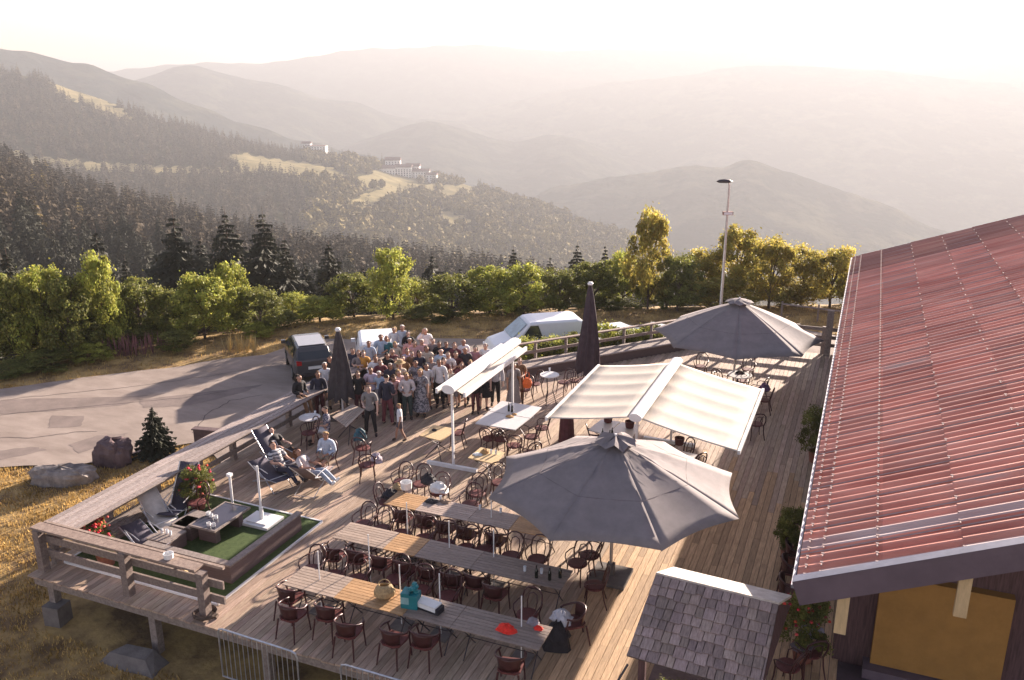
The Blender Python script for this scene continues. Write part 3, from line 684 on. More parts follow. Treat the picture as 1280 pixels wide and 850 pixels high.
# deck chairs (steel tube, textilene sling)
def deckchair(name, px, py, rz, label, cloth, recl=.75):
    p = at(px,py,.03); e = empty(name, (p.x,p.y,.03), rz, label, 'deckchair', 'folding deckchairs')
    pr = [(0,.62,.36),(0,.25,.30),(0,-.12,.27),(0,-.45,.27+.45*recl),(0,-.85,.27+.95*recl)]
    b = MB(); n = len(pr); vs = []
    for q in pr:
        vs += [(-.24,q[1],q[2]),(0,q[1],q[2]-.02),(.24,q[1],q[2])]
    fs = []
    for i in range(n-1):
        for j in range(2): fs.append((i*3+j,i*3+j+1,(i+1)*3+j+1,(i+1)*3+j))
    b.add(vs, fs); o = b.build('sling', cloth, e, smooth=True); sm = o.modifiers.new('s','SOLIDIFY'); sm.thickness = .012
    for s in (-1,1):
        b = MB(); b.tube([(s*.26,q[1],q[2]) for q in pr], .014, 6); b.build('side_tube', steel, e)
        b = MB(); b.tube([(s*.29,.5,0),(s*.29,.1,.30),(s*.29,-.5,.52),(s*.29,-.1,.54),(s*.29,.25,.52)], .013, 6); b.build('armrest', steel, e)
    b = MB(); b.tube([(-.29,-.62,0),(-.29,.3,.33),(.29,.3,.33),(.29,-.62,0)], .013, 6, closed=True); b.tube([(-.29,.5,0),(.29,.5,0)], .013, 6); b.build('leg_frame', steel, e)
    return e
deckchair('deckchair', 203,661,-1.95,'cream sling deckchair facing right beside the front left corner', creamtex, .68)
deckchair('deckchair', 224,645,-2.85,'dark sling deckchair with upright back against the ledge rail', slate, .92)
deckchair('deckchair', 350,587,-1.85,'dark deckchair where the man in the striped shirt reclines', slate, .85)
deckchair('deckchair', 342,606,-1.95,'empty folded back dark deckchair in front of the reclining man', slate, .25)
deckchair('deckchair', 394,608,.12,'grey deckchair seen from behind, where the fair haired man in white lies', wicker, .7)
deckchair('deckchair', 186,690,-1.9,'low grey sling chair lying half under the front rail', slate, .2)
# ------------------------------------------------------------------ chairs
def hoop_chair():
    e = empty('bistro_chair', (0,0,0), 0, 'x', 'chair')
    b = MB(); b.lathe((0,0,0), [(.19,.435),(.225,.44),(.225,.465),(.19,.475)], 14); b.build('seat', maroon_seat, e, smooth=False)
    for s in (-1,1):
        b = MB(); b.tube([(s*.2,.2,0),(s*.175,.165,.22),(s*.17,.15,.44)], [.014,.017,.018], 6); b.build('leg', maroon, e)
        b = MB(); b.tube([(s*.22,-.27,0),(s*.19,-.2,.25),(s*.18,-.17,.46)], [.014,.017,.018], 6); b.build('leg', maroon, e)
    b = MB(); b.tube([(-.19,-.17,.45),(-.225,-.22,.62),(-.20,-.27,.80),(-.12,-.30,.885),(0,-.31,.91),(.12,-.30,.885),(.20,-.27,.80),(.225,-.22,.62),(.19,-.17,.45)], .019, 7); b.build('back_hoop', maroon, e, smooth=True)
    b = MB(); b.tube([(-.09,-.19,.46),(-.11,-.23,.62),(-.085,-.27,.76),(0,-.285,.80),(.085,-.27,.76),(.11,-.23,.62),(.09,-.19,.46)], .013, 6); b.build('inner_hoop', maroon, e, smooth=True)
    for s in (-1,1): b = MB(); b.tube([(s*.21,-.235,.68),(s*.26,-.1,.67),(s*.265,.08,.66),(s*.23,.16,.60),(s*.18,.15,.45)], .014, 6); b.build('armrest', maroon, e, smooth=True)
    return e
def tub_chair():
    e = empty('tub_chair', (0,0,0), 0, 'x', 'chair')
    b = MB(); b.prism([(-.2,.22),(-.23,.1),(-.21,-.16),(-.12,-.23),(.12,-.23),(.21,-.16),(.23,.1),(.2,.22)], .425, .465); b.build('seat', maroon_seat, e)
    for s in (-1,1):
        b = MB(); b.tube([(s*.23,.24,0),(s*.215,.2,.43),(s*.25,.17,.64)], [.015,.02,.018], 6); b.build('leg', maroon, e)
        b = MB(); b.tube([(s*.23,-.3,0),(s*.19,-.22,.44)], [.015,.022], 6); b.build('leg', maroon, e)
    R = []
    for k in range(13): a = lerp(-.22*PI, 1.22*PI, k/12); R.append((.285*math.cos(a), .0-.27*math.sin(a)+.02, .67+.10*max(0,math.sin(a))**1.3))
    b = MB(); b.tube(R, .021, 7); b.build('arm_rail', maroon, e, smooth=True)
    b = MB(); vs = []; fs = []
    for i, (z, rr) in enumerate(((.47,.22),(.58,.235),(.70,.255),(.745,.262))):
        for k in range(9): a = lerp(.18*PI,.82*PI,k/8); vs.append((rr*math.cos(a)*1.02, .0-rr*math.sin(a)+.015, z))
    for i in range(3):
        for k in range(8): fs.append((i*9+k,i*9+k+1,(i+1)*9+k+1,(i+1)*9+k))
    b.add(vs, fs); o = b.build('backrest', maroon, e, smooth=True); sm = o.modifiers.new('s','SOLIDIFY'); sm.thickness = .016
    return e
HC = Inst(hoop_chair()); TC = Inst(tub_chair())
CG = 'maroon cafe chairs on the terrace'
def chair(I, px, py, rz, label, z=.45, jit=.12): 
    p = at(px,py,z); return I.put((p.x,p.y,0), rz+random.uniform(-jit,jit), label, CG)
# ordered rows at the three long tables
near1 = [(363,746),(366,768),(411,768),(436,789),(493,799),(531,802)]
lab1 = ['dark red tub chair just behind the leftmost front table chair','red tub chair at the front table corner nearest the left barrier','dark red tub chair at the front table near side, third from left','dark red tub chair pulled out farthest from the front table','shaded dark red tub chair below the teal bag','dark red tub chair in deep shade, right of the one below the teal bag']
for (a, b_), l in zip(near1, lab1): chair(TC, a, b_, 0, l)
chair(TC, 638, 832, .1, 'red seated chair in the deepest shade, cut by the bottom edge of the picture')
for i, (a, b_) in enumerate([(390,712),(417,719),(447,724),(495,724),(526,738),(560,745),(659,768)]): chair(HC, a, b_, PI, 'dark red hoop chair at the front table far side, '+ORD[i]+' from left')
chair(TC, 716, 777, PI/2+.6, 'dark red tub chair at the front table right end holding a pale bag')
for i, (a, b_) in enumerate([(417,695),(448,698),(477,705),(507,712),(536,719),(566,727),(595,729),(619,742)]): chair(TC, a, b_, 0, 'dark red tub chair at the middle table near side, '+ORD[i]+' from left')
for i, (a, b_) in enumerate([(455,655),(478,661),(502,667),(530,673),(556,679),(583,685),(606,687),(639,695),(672,699)]): chair(HC, a, b_, PI, 'dark red hoop chair at the middle table far side, '+ORD[i]+' from left')
chair(HC, 722, 704, PI-.2, 'pink seated hoop chair at the far right corner of the middle table')
chair(HC, 737, 694, PI/2, 'hoop chair turned sideways behind the right corner of the middle table')
chair(HC, 743, 732, PI/2+.3, 'dark hoop chair alone at the right end of the middle long table')
for i, (a, b_) in enumerate([(503,647),(533,654),(557,661),(583,668),(620,676)]): chair(TC, a, b_, 0, 'dark red tub chair at the third table near side, '+ORD[i]+' from left')
for a, b_, l in ((549,616,'hoop chair under the cream coat behind the third long table'),(502,602,'hoop chair left behind the third long table, under the dark bag heap'),(526,605,'hoop chair draped with dark and cream coats behind the third long table'),(596,617,'hoop chair with a pink seat set back behind the third long table'),(588,630,'hoop chair pushed against the far side of the third table'),(484,627,'hoop chair at the left end of the third long table, holding a black bag')): chair(HC, a, b_, PI if a > 490 else -PI/2, l)
chair(HC, 624, 603, PI+.5, 'hoop chair half hidden by the left tip of the big near parasol')
chair(HC, 571, 541, PI/2+.2, 'hoop chair at the right side of the small pale folding table')
for a, b_, r, l in ((612,548,0,'hoop chair at the near left of the double white table'),(626,549,.1,'hoop chair beside another at the near side of the double white table'),(642,557,.5,'hoop chair pushed low at the near right corner of the double white table'),(664,546,PI/2,'maroon armchair with pink seat right of the double white table'),(677,535,PI/2+.3,'maroon armchair farthest right of the double white table, standing in the sun'),(664,566,.8,'hoop chair just above the left tip of the big near parasol'),
    (453,560,.15,'maroon chair with a blue backpack hung on its back'),(459,581,.5,'maroon chair with a pale shirt draped over its side, near the backpack chair'),(408,572,PI,'maroon chair in which the man in the pale blue shirt sits'),(386,541,2.6,'dark chair tucked under the small round table by the ledge'),
    (246,628,PI-.15,'red armchair on the turf behind the lounge table'),
    (876,458,PI,'dark high backed chair at the left under the far parasol'),(900,474,-.4,'hoop chair in the light under the far parasol, second from the left'),(928,476,.3,'hoop chair in front of the round table under the far parasol'),(948,486,1.2,'hoop chair right of the round table under the far parasol'),(955,500,1.6,'dark chair with a violet jacket at the outer corner of the striped awning'),(945,530,.4,'dark chair in the shade beside the outer awning corner, nearest the viewer'),(935,462,PI,'hoop chair on the far side of the round table under the far parasol'),(868,580,.9,'hoop chair under the awning by the rear table edge'),(745,548,-1.2,'hoop chair at the left of the white tables under the awning'),(853,568,2.4,'hoop chair half hidden under the right awning wing')): chair(HC, a, b_, r, l, jit=.05)
for i, (a, b_) in enumerate(((998,664),(996,683),(992,703),(989,727))): chair(TC, a, b_, -PI/2, 'dark chair stowed under the roof eave, '+ORD[i]+' counting from the far end', z=.65)
for i, (a, b_) in enumerate(((655,487),(668,480),(705,478),(718,476),(731,474))): chair(HC, a, b_, PI*.8, ['chair left of the high round table','chair just behind the high round table on the left','chair right behind the high round table','second chair right of the high round table','chair at the foot of the plum parasol'][i])
# ------------------------------------------------------------------ long slatted tables
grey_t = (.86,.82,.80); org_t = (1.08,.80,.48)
TGp = 'slatted folding tables set end to end in three rows'
def slat_table(x0, x1, y0, y1, tint, label, z=.75, dk=1):
    e = empty('slatted_table', ((x0+x1)/2,(y0+y1)/2,0), 0, label, 'table', TGp); w = (x1-x0)/2-.006; d = (y1-y0)/2; n = 8
    b = MB(); pw = 2*d/n
    for k in range(n): g_ = random.uniform(.85,1.1)*dk; b.cc = tuple(c*g_ for c in tint); b.box(-w,w,-d+k*pw,-d+(k+1)*pw-.012,z-.022,z)
    b.cc = tuple(c*.8*dk for c in tint); b.box(-w+.06,-w+.11,-d+.01,d-.02,z-.05,z-.023); b.box(w-.11,w-.06,-d+.01,d-.02,z-.05,z-.023); b.build('tabletop', wood_table, e)
    for s in (-1,1):
        b = MB(); xx = s*(w-.2); b.tube([(xx,-d+.1,z-.05),(xx,d-.08,0)], .013, 5); b.tube([(xx+.03,d-.1,z-.05),(xx+.03,-d+.08,0)], .013, 5); b.build('leg', darkmetal, e)
    b = MB(); b.tube([(-w+.2,-d+.3,z*.55),(w-.2,-d+.3,z*.55)], .01, 5); b.build('stretcher', darkmetal, e)
    return e
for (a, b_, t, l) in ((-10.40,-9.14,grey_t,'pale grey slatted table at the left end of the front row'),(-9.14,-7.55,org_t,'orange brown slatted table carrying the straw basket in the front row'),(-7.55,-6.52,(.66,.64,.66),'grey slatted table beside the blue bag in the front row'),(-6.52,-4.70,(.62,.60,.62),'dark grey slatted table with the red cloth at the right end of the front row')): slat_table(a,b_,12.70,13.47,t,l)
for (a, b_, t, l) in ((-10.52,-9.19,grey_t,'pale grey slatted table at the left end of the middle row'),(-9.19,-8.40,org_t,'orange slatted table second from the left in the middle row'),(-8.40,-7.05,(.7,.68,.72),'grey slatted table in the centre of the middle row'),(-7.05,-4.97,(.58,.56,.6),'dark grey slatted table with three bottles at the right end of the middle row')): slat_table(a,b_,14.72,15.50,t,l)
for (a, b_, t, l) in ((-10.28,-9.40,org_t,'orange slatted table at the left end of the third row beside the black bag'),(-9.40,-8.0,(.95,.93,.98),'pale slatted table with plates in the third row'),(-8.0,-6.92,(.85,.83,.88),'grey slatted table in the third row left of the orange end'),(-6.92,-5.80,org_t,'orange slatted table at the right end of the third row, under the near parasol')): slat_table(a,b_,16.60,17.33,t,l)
# thin white poles standing through the tables
pm = MB(); pm.cyl((0,0),.013,0,1.42,8); pe = empty('table_pole', (0,0,0), 0, 'x', 'pole'); pm.build('rod', white, pe)
pm = MB(); pm.box(-.2,.2,-.2,.2,0,.04); pm.build('foot', concrete, pe); PP = Inst(pe)
for (px, pyf, pyt, l) in ((397,727,689,'thin white pole through the left end of the front table'),(499,0,706,'thin white pole beside the straw basket'),(549,751,717,'thin white pole behind the blue bag on the front table'),(652,789,745,'thin white pole near the red cloth on the front table'),(508,680,628,'tall thin white pole through the left part of the middle table'),(561,692,651,'thin white pole in the centre of the middle table'),(617,703,662,'thin white pole at the right part of the middle table'),(460,677,668,'short white pole at the left end of the middle table'),(614,637,615,'thin white pole at the far edge of the third table')):
    p = at(px, pyt, 1.42); PP.put((p.x,p.y,0), 0, l, 'thin white poles standing through the long tables')
# things on the tables
def on(px, py, z=.75): p = at(px,py,z); return Vector((p.x,p.y,z+.001))
straw = mat('straw', (.42,.30,.16), .8, .3, 20, bump=.8, bscale=60); teal = mat('teal_paper', (.02,.18,.20), .5, .1, 4); paper = mat('white_paper', (.75,.74,.72), .7, .05, 4); black_c = mat('black_cloth', (.025,.022,.028), .75, .3, 8)
p = on(481,747); bk = empty('straw_basket', p, .5, 'cream straw basket bag lying on the orange table of the front row', 'basket')
b = MB(); b.lathe((0,0,0), [(.12,0),(.19,.06),(.20,.16),(.15,.27),(.10,.30),(.09,.29),(.14,.2)], 14); o = b.build('basket_body', straw, bk); o.scale = (1.1,.7,1)
b = MB(); b.tube([(.12*math.cos(a),.02,.28+.13*math.sin(a)) for a in np.linspace(0,PI,8)], .012, 6); b.build('handle', straw, bk)
p = on(514,757); bg_ = empty('gift_bag', p, .15, 'teal and white paper carrier bag standing on the front table', 'bag')
b = MB(); b.box(-.17,.0,-.13,.13,0,.33); b.box(.0,.17,-.13,.13,0,.30); b.build('bag_body', teal, bg_); b = MB(); b.box(-.171,-.0,-.131,.131,.10,.25); b.build('printed_panel', mat('pale_teal',(.25,.42,.42),.6), bg_)
b = MB(); 
for k in range(7): a = k*1.3; b.lathe((.05+.05*math.cos(a),.03+.06*math.sin(a),.28+.02*k), [(.02,0),(.06,.03),(.05,.07),(.01,.08)], 7)
b.build('tissue', teal, bg_)
p = on(538,762); bb_ = empty('white_parcel', p, -.15, 'dark box with a white cover beside the teal bag', 'box')
b = MB(); b.box(-.26,.26,-.11,.11,0,.13); b.build('box_body', black_c, bb_); b = MB(); b.box(-.27,.2,-.12,.12,.13,.16); b.box(-.27,.2,-.125,-.115,.06,.16); b.build('cover', paper, bb_)
def crumple(name, p, r, m, label, cat, seed=0, flat=.6):
    rr = random.Random(seed); b = MB(); vs = []; fs = []; n = 12; k = 7
    for i in range(k):
        th = PI*i/(k-1)*.5+.001
        for j in range(n): a = 2*PI*j/n; q = r*math.sin(th+.0)*rr.uniform(.75,1.2)*(1.0 if i < k-1 else 1.05); vs.append((q*math.cos(a), q*math.sin(a)*.8, r*flat*math.cos(th)*rr.uniform(.8,1.15)))
    for i in range(k-1):
        for j in range(n): fs.append((i*n+j,(i+1)*n+j,(i+1)*n+(j+1) % n,i*n+(j+1) % n))
    vs[-n:] = [(v[0],v[1],0) for v in vs[-n:]]; fs.append(tuple((k-1)*n+j for j in range(n-1,-1,-1)))
    b.add(vs, fs); o = b.build(name, m, loc=p, smooth=False); tag(o, label, cat); return o
crumple('red_scarf', on(633,787), .19, red_c, 'bright red crumpled scarf on the dark end of the front table', 'scarf', 2, .55)
crumple('red_napkin', on(673,786), .09, red_c, 'small red napkin near the right end of the front table', 'napkin', 3, .6)
crumple('grey_pouch', on(666,779), .13, mat('grey_cloth',(.25,.22,.24),.8,.2,10), 'grey pouch beside the red napkin on the front table', 'pouch', 5, .9)
crumple('pale_bag', at(702,775,.47)+Vector((0,0,0)), .24, mat('pale_cloth',(.55,.53,.55),.8,.15,8), 'pale grey cloth bag lying on the chair at the right end of the front table', 'bag', 6, .9)
crumple('black_jacket', at(696,808,.0), .3, black_c, 'black jacket heaped below the pale bag at the right end of the front table', 'jacket', 7, 1.9)
crumple('black_bag', at(489,622,.55), .24, black_c, 'black bag heaped at the left end of the third table', 'bag', 8, 1.0)
crumple('brown_bag', at(497,611,.6), .16, straw, 'tan bag between the black bag and the white tub', 'bag', 9, 1.0)
crumple('dark_coat', at(536,603,.62), .22, black_c, 'dark coat over the chair back behind the third table', 'coat', 10, 1.2)
crumple('cream_coat', at(549,613,.55), .26, paper, 'cream coat beside the dark coat behind the third table', 'coat', 11, .9)
crumple('dark_napkins', on(540,627), .17, black_c, 'dark crumpled napkins on the pale table of the third row', 'napkin', 12, .4)
crumple('plate_heap', on(556,627), .16, mat('brownish_food',(.25,.17,.12),.8,.3,14), 'plates with brown leftovers on the pale table of the third row', 'plates', 13, .35)
b = MB(); b.lathe((0,0,0), [(.11,0),(.14,.02),(.15,.2),(.14,.2),(.12,.03)], 14); tag(b.build('white_tub', white, loc=at(508,611,.76)), 'white round tub at the left far side of the third table', 'tub')
bt = MB(); bt.lathe((0,0,0), [(.035,0),(.037,.02),(.037,.17),(.014,.23),(.013,.29),(.0,.29)], 10); BT = Inst(tag(bt.build('wine_bottle', mat('bottle_glass',(.012,.014,.01),.1,.1,4,spec=.7)), None, 'bottle'))
for px, py, l in ((670.5,722,'left dark bottle of three on the middle table'),(687,725,'middle dark bottle of three on the middle table'),(700,722,'right dark bottle of three on the middle table')): BT.put(on(px,py), 0, l, 'dark bottles on the tables')
for px, py, l in ((656,714,'small glass left of the three dark bottles'),(677,717,'small glass between the left and middle dark bottle'),(551,625,'glass near the plates on the third table'),(600,637,'glass at the far edge of the third table'),(626,641,'glass near the pole on the third table')): gi.put(on(px,py), 0, l, 'glasses on the long tables')
# ------------------------------------------------------------------ small tables
tabw = mat('white_tabletop', (.60,.58,.57), .35, .06, 3, spec=.5)
def quad_table(name, pts, z, m, label, h=.03, cat='table', grp='small cafe tables'):
    P4 = [at(px,py,z) for px,py in pts]; c = sum(P4, Vector())/4; q = [(p.x-c.x,p.y-c.y) for p in P4]
    e = empty(name, (c.x,c.y,0), 0, label, cat, grp); b = MB(); b.prism(q[::-1] if (q[1][0]-q[0][0])*(q[2][1]-q[0][1])-(q[1][1]-q[0][1])*(q[2][0]-q[0][0]) < 0 else q, z-h, z); b.build('tabletop', m, e)
    for i in range(2):
        a = Vector((*q[i],0))*.8; d = Vector((*q[(i+2) % 4],0))*.8; b = MB(); b.tube([(a.x,a.y,z-h),(d.x*.9,d.y*.9,0)], .013, 5); b.build('leg', darkmetal, e)
        b = MB(); b.tube([(d.x,d.y,z-h),(a.x*.9,a.y*.9,0)], .013, 5); b.build('leg', darkmetal, e)
    return e
quad_table('folding_table', ((524,544),(542,531),(571,536),(552,551)), .74, pale_timber, 'small pale wooden folding table behind the white awning post')
quad_table('white_table', ((594,529),(611,514),(662,523),(644,537)), .75, tabw, 'near half of the double white table in the middle of the terrace')
quad_table('white_table', ((611.6,513.4),(627,501),(677,509),(662.6,522.4)), .75, tabw, 'far half of the double white table in the middle of the terrace')
quad_table('folding_table', ((585,572),(601,559),(631,565),(619,580)), .74, pale_timber, 'cluttered pale folding table just left of the near parasol')
quad_table('white_table', ((735,537),(752,524),(776,527),(757,543)), .75, tabw, 'left white table under the folding awning')
quad_table('white_table', ((757.5,543.5),(777,527.5),(800,531),(789,548)), .75, tabw, 'right white table with the dark pot under the folding awning')
quad_table('white_table', ((820,574),(836,560),(872,568),(858,583)), .75, tabw, 'white table half hidden under the right awning wing')
quad_table('white_table', ((800,566),(812,553),(834,558),(822,571)), .75, pale_timber, 'pale table edge showing between near parasol and awning')
def round_table(px, py, z, r, label, base='legs', m=tabw):
    p = at(px,py,z); e = empty('round_table', (p.x,p.y,0), 0, label, 'table', 'small cafe tables'); b = MB(); b.cyl((0,0), r, z-.03, z, 24); b.build('tabletop', m, e)
    for k in range(3): a = k*2*PI/3+.4; b = MB(); b.tube([(r*.6*math.cos(a),r*.6*math.sin(a),z-.03),(r*.35*math.cos(a),r*.35*math.sin(a),z*.45),(r*.75*math.cos(a),r*.75*math.sin(a),.0)], .015, 5); b.build('leg', darkmetal, e)
    return e
round_table(687,468,1.08,.33,'high round white table standing alone in front of the plum parasol')
round_table(387,521,.74,.33,'small round white table beside the ledge rail')
round_table(925,468,.74,.42,'round table under the far parasol', m=tabw)
e = quad_table('plank_table', ((415,521),(440,505),(456,512),(433,534)), .73, darkwall, 'weathered plank table holding the charcoal parasol')
Pq = [at(px,py,.75) for px,py in ((415,521),(440,505),(456,512),(433,534))]; b = MB()
for k in range(7):
    g_ = random.uniform(.85,1.15); b.cc = (g_,g_,g_); t0, t1 = k/7+.012, (k+1)/7-.012
    q = [Pq[0].lerp(Pq[3],t0), Pq[1].lerp(Pq[2],t0), Pq[1].lerp(Pq[2],t1), Pq[0].lerp(Pq[3],t1)]; q = [(v.x-e.location.x, v.y-e.location.y) for v in q]; b.prism(q[::-1], .732, .752)
b.build('plank_top', wood_table, e)
gi.put(on(687,464,1.08), 0, 'glass on the high round table', 'glasses on small tables'); gi.put(on(394,518,.74), 0, 'glass on the small round table by the ledge', 'glasses on small tables')
crumple('papers', on(384,519,.74), .1, paper, 'white papers on the small round table by the ledge', 'papers', 21, .2)
crumple('food_plate', on(637,521), .13, mat('bread',(.45,.27,.12),.8,.3,14), 'bread on the near half of the double white table', 'bread', 22, .4)
crumple('food_plate', on(643,518), .09, MATS['bread'], 'second bread piece right on the double white table', 'bread', 23, .4)
BT.put(on(636,514), 0, 'dark bottle in the middle of the double white table', 'dark bottles on the tables'); BT.put(on(640,515), 0, 'second dark bottle in the middle of the double white table', 'dark bottles on the tables')
crumple('table_clutter', on(606,566,.74), .13, MATS['bread'], 'orange brown snacks on the cluttered table', 'snacks', 24, .9)
gi.put(on(614,567,.74), 0, 'glass left on the cluttered table', 'glasses on small tables'); gi.put(on(620,568,.74), 0, 'glass right on the cluttered table', 'glasses on small tables')
crumple('white_napkins', on(597,568,.74), .13, paper, 'white napkins on the left of the cluttered table', 'napkins', 25, .3)
crumple('black_pouch', on(543,538,.74), .09, black_c, 'black pouch on the small pale folding table', 'pouch', 26, .6)
for px, py, l in ((753,547,'left bottle at the near edge of the left white awning table'),(765,546,'right bottle at the near edge of the left white awning table'),(762,549,'middle bottle at the near edge of the left white awning table')): BT.put(on(px,py), 0, l, 'dark bottles on the tables')
pot = MB(); pot.lathe((0,0,0), [(.09,0),(.12,.02),(.15,.22),(.13,.22),(.1,.05)], 12); PT_ = Inst(tag(pot.build('dark_pot', mat('dark_pot_clay',(.10,.03,.03),.6,.2,8)), None, 'pot'))
PT_.put(on(787,535), 0, 'dark red pot on the right white awning table'); PT_.put(on(760,528), 0, 'dark red pot on the far edge of the left awning table'); PT_.put(on(849,556), 0, 'small dark pot on the table under the right awning wing')
crumple('round_tray', on(925,466,.74), .16, black_c, 'dark things on the round table under the far parasol', 'clutter', 28, .5)
crumple('violet_jacket', at(955,488,.62), .2, mat('violet_cloth',(.15,.08,.17),.8,.2,8), 'violet jacket over the chair at the outer awning corner', 'jacket', 29, 1.3)
bp_ = at(450,549,.62); e = empty('backpack', bp_, .2, 'blue and black backpack hung on the maroon chair', 'backpack')
o = crumple('body', Vector((0,0,0)), .22, mat('blue_black_cloth',(.03,.05,.07),.7,.4,14,col2=(.04,.13,.16)), None, None, 30, 1.5); o.parent = e
b = MB(); b.tube([(.05,-.1,.3),(.2,-.15,.15),(.22,-.12,0)], .02, 5); b.build('strap', black_c, e)
crumple('pale_shirt', at(470,577,.40), .2, mat('pale_shirt_cloth',(.45,.38,.42),.8,.2,12), 'pale patterned shirt draped beside the empty maroon chair', 'shirt', 31, 1.3)
crumple('black_bag', at(365,570,.3), .25, black_c, 'black bag lying between the reclining people', 'bag', 32, 1.1)
b = MB(); b.lathe((0,0,0), [(.22,0),(.26,.02),(.2,1.0),(.3,1.15),(.24,1.2),(.1,1.1)], 12); tag(b.build('dark_red_cover', mat('dark_red_fabric',(.12,.04,.045),.8,.2,6,bump=.5,bscale=10), loc=at(708,552,0)), 'dark maroon covered stand beneath the left edge of the folding awning', 'covered stand')
# ------------------------------------------------------------------ parasols
def parasol(name, c, R, zr, za, ph, m, label, vent=True, wr=0):
    e = empty(name, (c[0],c[1],0), 0, label, 'parasol', 'large open parasols'); n = 8; NR = 10; NA = 8; vs = []; fs = []
    for pn in range(n):
        off_ = len(vs)
        for i in range(NR+1):
            t = i/NR
            for kk in range(NA+1):
                sgm = kk/NA; k = pn*NA+kk; a0 = ph+2*PI*pn/n; a1 = a0+2*PI/n
                p0 = Vector((math.cos(a0),math.sin(a0),0)); p1 = Vector((math.cos(a1),math.sin(a1),0)); p = p0.lerp(p1, sgm)*(R*t)
                s = math.sin(PI*sgm); p *= (1-.05*s*t*t); z = za-(za-zr)*(t**1.12)+.03*s*t*t-.05*s*t*(1-t)*2-.03*s*t
                if wr: z += wr*(math.sin(k*1.7+i*2.3) if 0 < kk < NA else 0)*math.exp(-((t-.3)/.2)**2)
                vs.append((p.x,p.y,z))
        for i in range(NR):
            for kk in range(NA): q = off_+i*(NA+1)+kk; fs.append((q,q+1,q+NA+2,q+NA+1))
    b = MB(); b.add(vs, fs); o = b.build('canopy', m, e, smooth=True); o.modifiers.new('s','SOLIDIFY').thickness = .006
    b = MB()
    for t_ in (.60,.93):
        ring = []
        for pn in range(n):
            for kk in range(NA):
                sgm = kk/NA; s = math.sin(PI*sgm); a0 = ph+2*PI*pn/n; a1 = a0+2*PI/n
                p = Vector((math.cos(a0),math.sin(a0),0)).lerp(Vector((math.cos(a1),math.sin(a1),0)), sgm)*(R*t_*(1-.05*s*t_*t_))
                ring.append((p.x,p.y,za-(za-zr)*(t_**1.12)+.03*s*t_*t_-.05*s*t_*(1-t_)*2-.03*s*t_+.004))
        if t_ < .9: b.tube(ring, .007, 4, closed=True)
    b.build('seam', mat('canvas_seam',(.17,.14,.14),.9), e)
    b = MB(); vs = []; fs = []; r2 = R*.17
    if vent:
        for i, (t, z) in enumerate(((0,za+.12),(.5,za+.08),(1,za-.02))):
            for k in range(16): a = ph+2*PI*k/16; q = r2*t*(1 if k % 2 == 0 else .86); vs.append((q*math.cos(a),q*math.sin(a),z+(.05 if (k % 2 and i == 2) else 0)+(.05*math.sin(k*2.1) if wr else 0)))
        for i in range(2):
            for k in range(16): fs.append((i*16+k,i*16+(k+1) % 16,(i+1)*16+(k+1) % 16,(i+1)*16+k))
        b.add(vs, fs); o = b.build('vent_cap', m, e); o.modifiers.new('s','SOLIDIFY').thickness = .006
    b = MB(); b.cyl((0,0),.05,za+.02,za+.17,10,.03); b.build('finial', white, e)
    for k in range(n): a = ph+2*PI*k/n; b = MB(); b.tube([(0,0,za-.05),(R*.5*math.cos(a),R*.5*math.sin(a),za-.05-(za-zr)*.5**1.12),(R*.985*math.cos(a),R*.985*math.sin(a),zr-.03)], .014, 5); b.build('rib', steel, e)
    b = MB(); b.cyl((0,0),.04,.1,za,12); b.build('pole', steel, e)
    for k in range(n): a = ph+2*PI*k/n; b = MB(); b.tube([(0,0,zr-.25),(R*.45*math.cos(a),R*.45*math.sin(a),za-.07-(za-zr)*.45**1.12)], .01, 4); b.build('strut', steel, e)
    b = MB(); b.box(-.42,.42,-.42,.42,0,.08); b.box(-.08,.08,-.08,.08,.08,.35); b.build('base', concrete, e)
    return e
parasol('open_parasol', (-4.48,16.72), 2.80, 2.28, 3.33, math.radians(-10), cream, 'huge open cream parasol in front, its canopy wrinkled round the top', wr=.035)
parasol('open_parasol', (-3.82,30.2), 2.95, 2.1, 3.3, math.radians(-37), cream, 'open cream parasol at the far end of the terrace beside the roof')
def closed(name, base, z0, z1, w, m, label, flare=1.0, top=white):
    e = empty(name, (base[0],base[1],0), .3, label, 'parasol', 'closed parasols'); n = 32; vs = []; fs = []; K = 12
    for i in range(K+1):
        t = i/K; z = lerp(z1, z0, t); R = (.05+(w-.05)*t**.8)
        for k in range(n): a = 2*PI*k/n; f = 1+.22*math.cos(a*8+t*2.0)*min(1,t*2+.2)+.05*math.sin(a*3+t*5); vs.append((R*f*math.cos(a),R*f*math.sin(a)*.9,z+.07*math.sin(a*8)*(t > .95)))
    for i in range(K):
        for k in range(n): fs.append((i*n+k,i*n+(k+1) % n,(i+1)*n+(k+1) % n,(i+1)*n+k))
    b = MB(); b.add(vs, fs); o = b.build('folded_canopy', m, e, smooth=True)
    b = MB(); b.lathe((0,0,z1-.03), [(.03,0),(.09,.0),(.1,.05),(.06,.1),(.0,.11)], 12); b.build('cap', top, e)
    b = MB(); b.cyl((0,0),.035,.05,z1,10); b.build('pole', white, e); b = MB(); b.box(-.35,.35,-.35,.35,0,.06); b.build('base', concrete, e)
    return e
p = at(735,462,.8)
closed('closed_parasol', (p.x,p.y), .75, 3.95, .40, plumcloth, 'tall closed plum parasol in front of the white van')
p = at(428,505,.5); closed('closed_parasol', (p.x,p.y), .75, 3.05, .42, darkcloth, 'closed charcoal parasol standing left of the crowd')
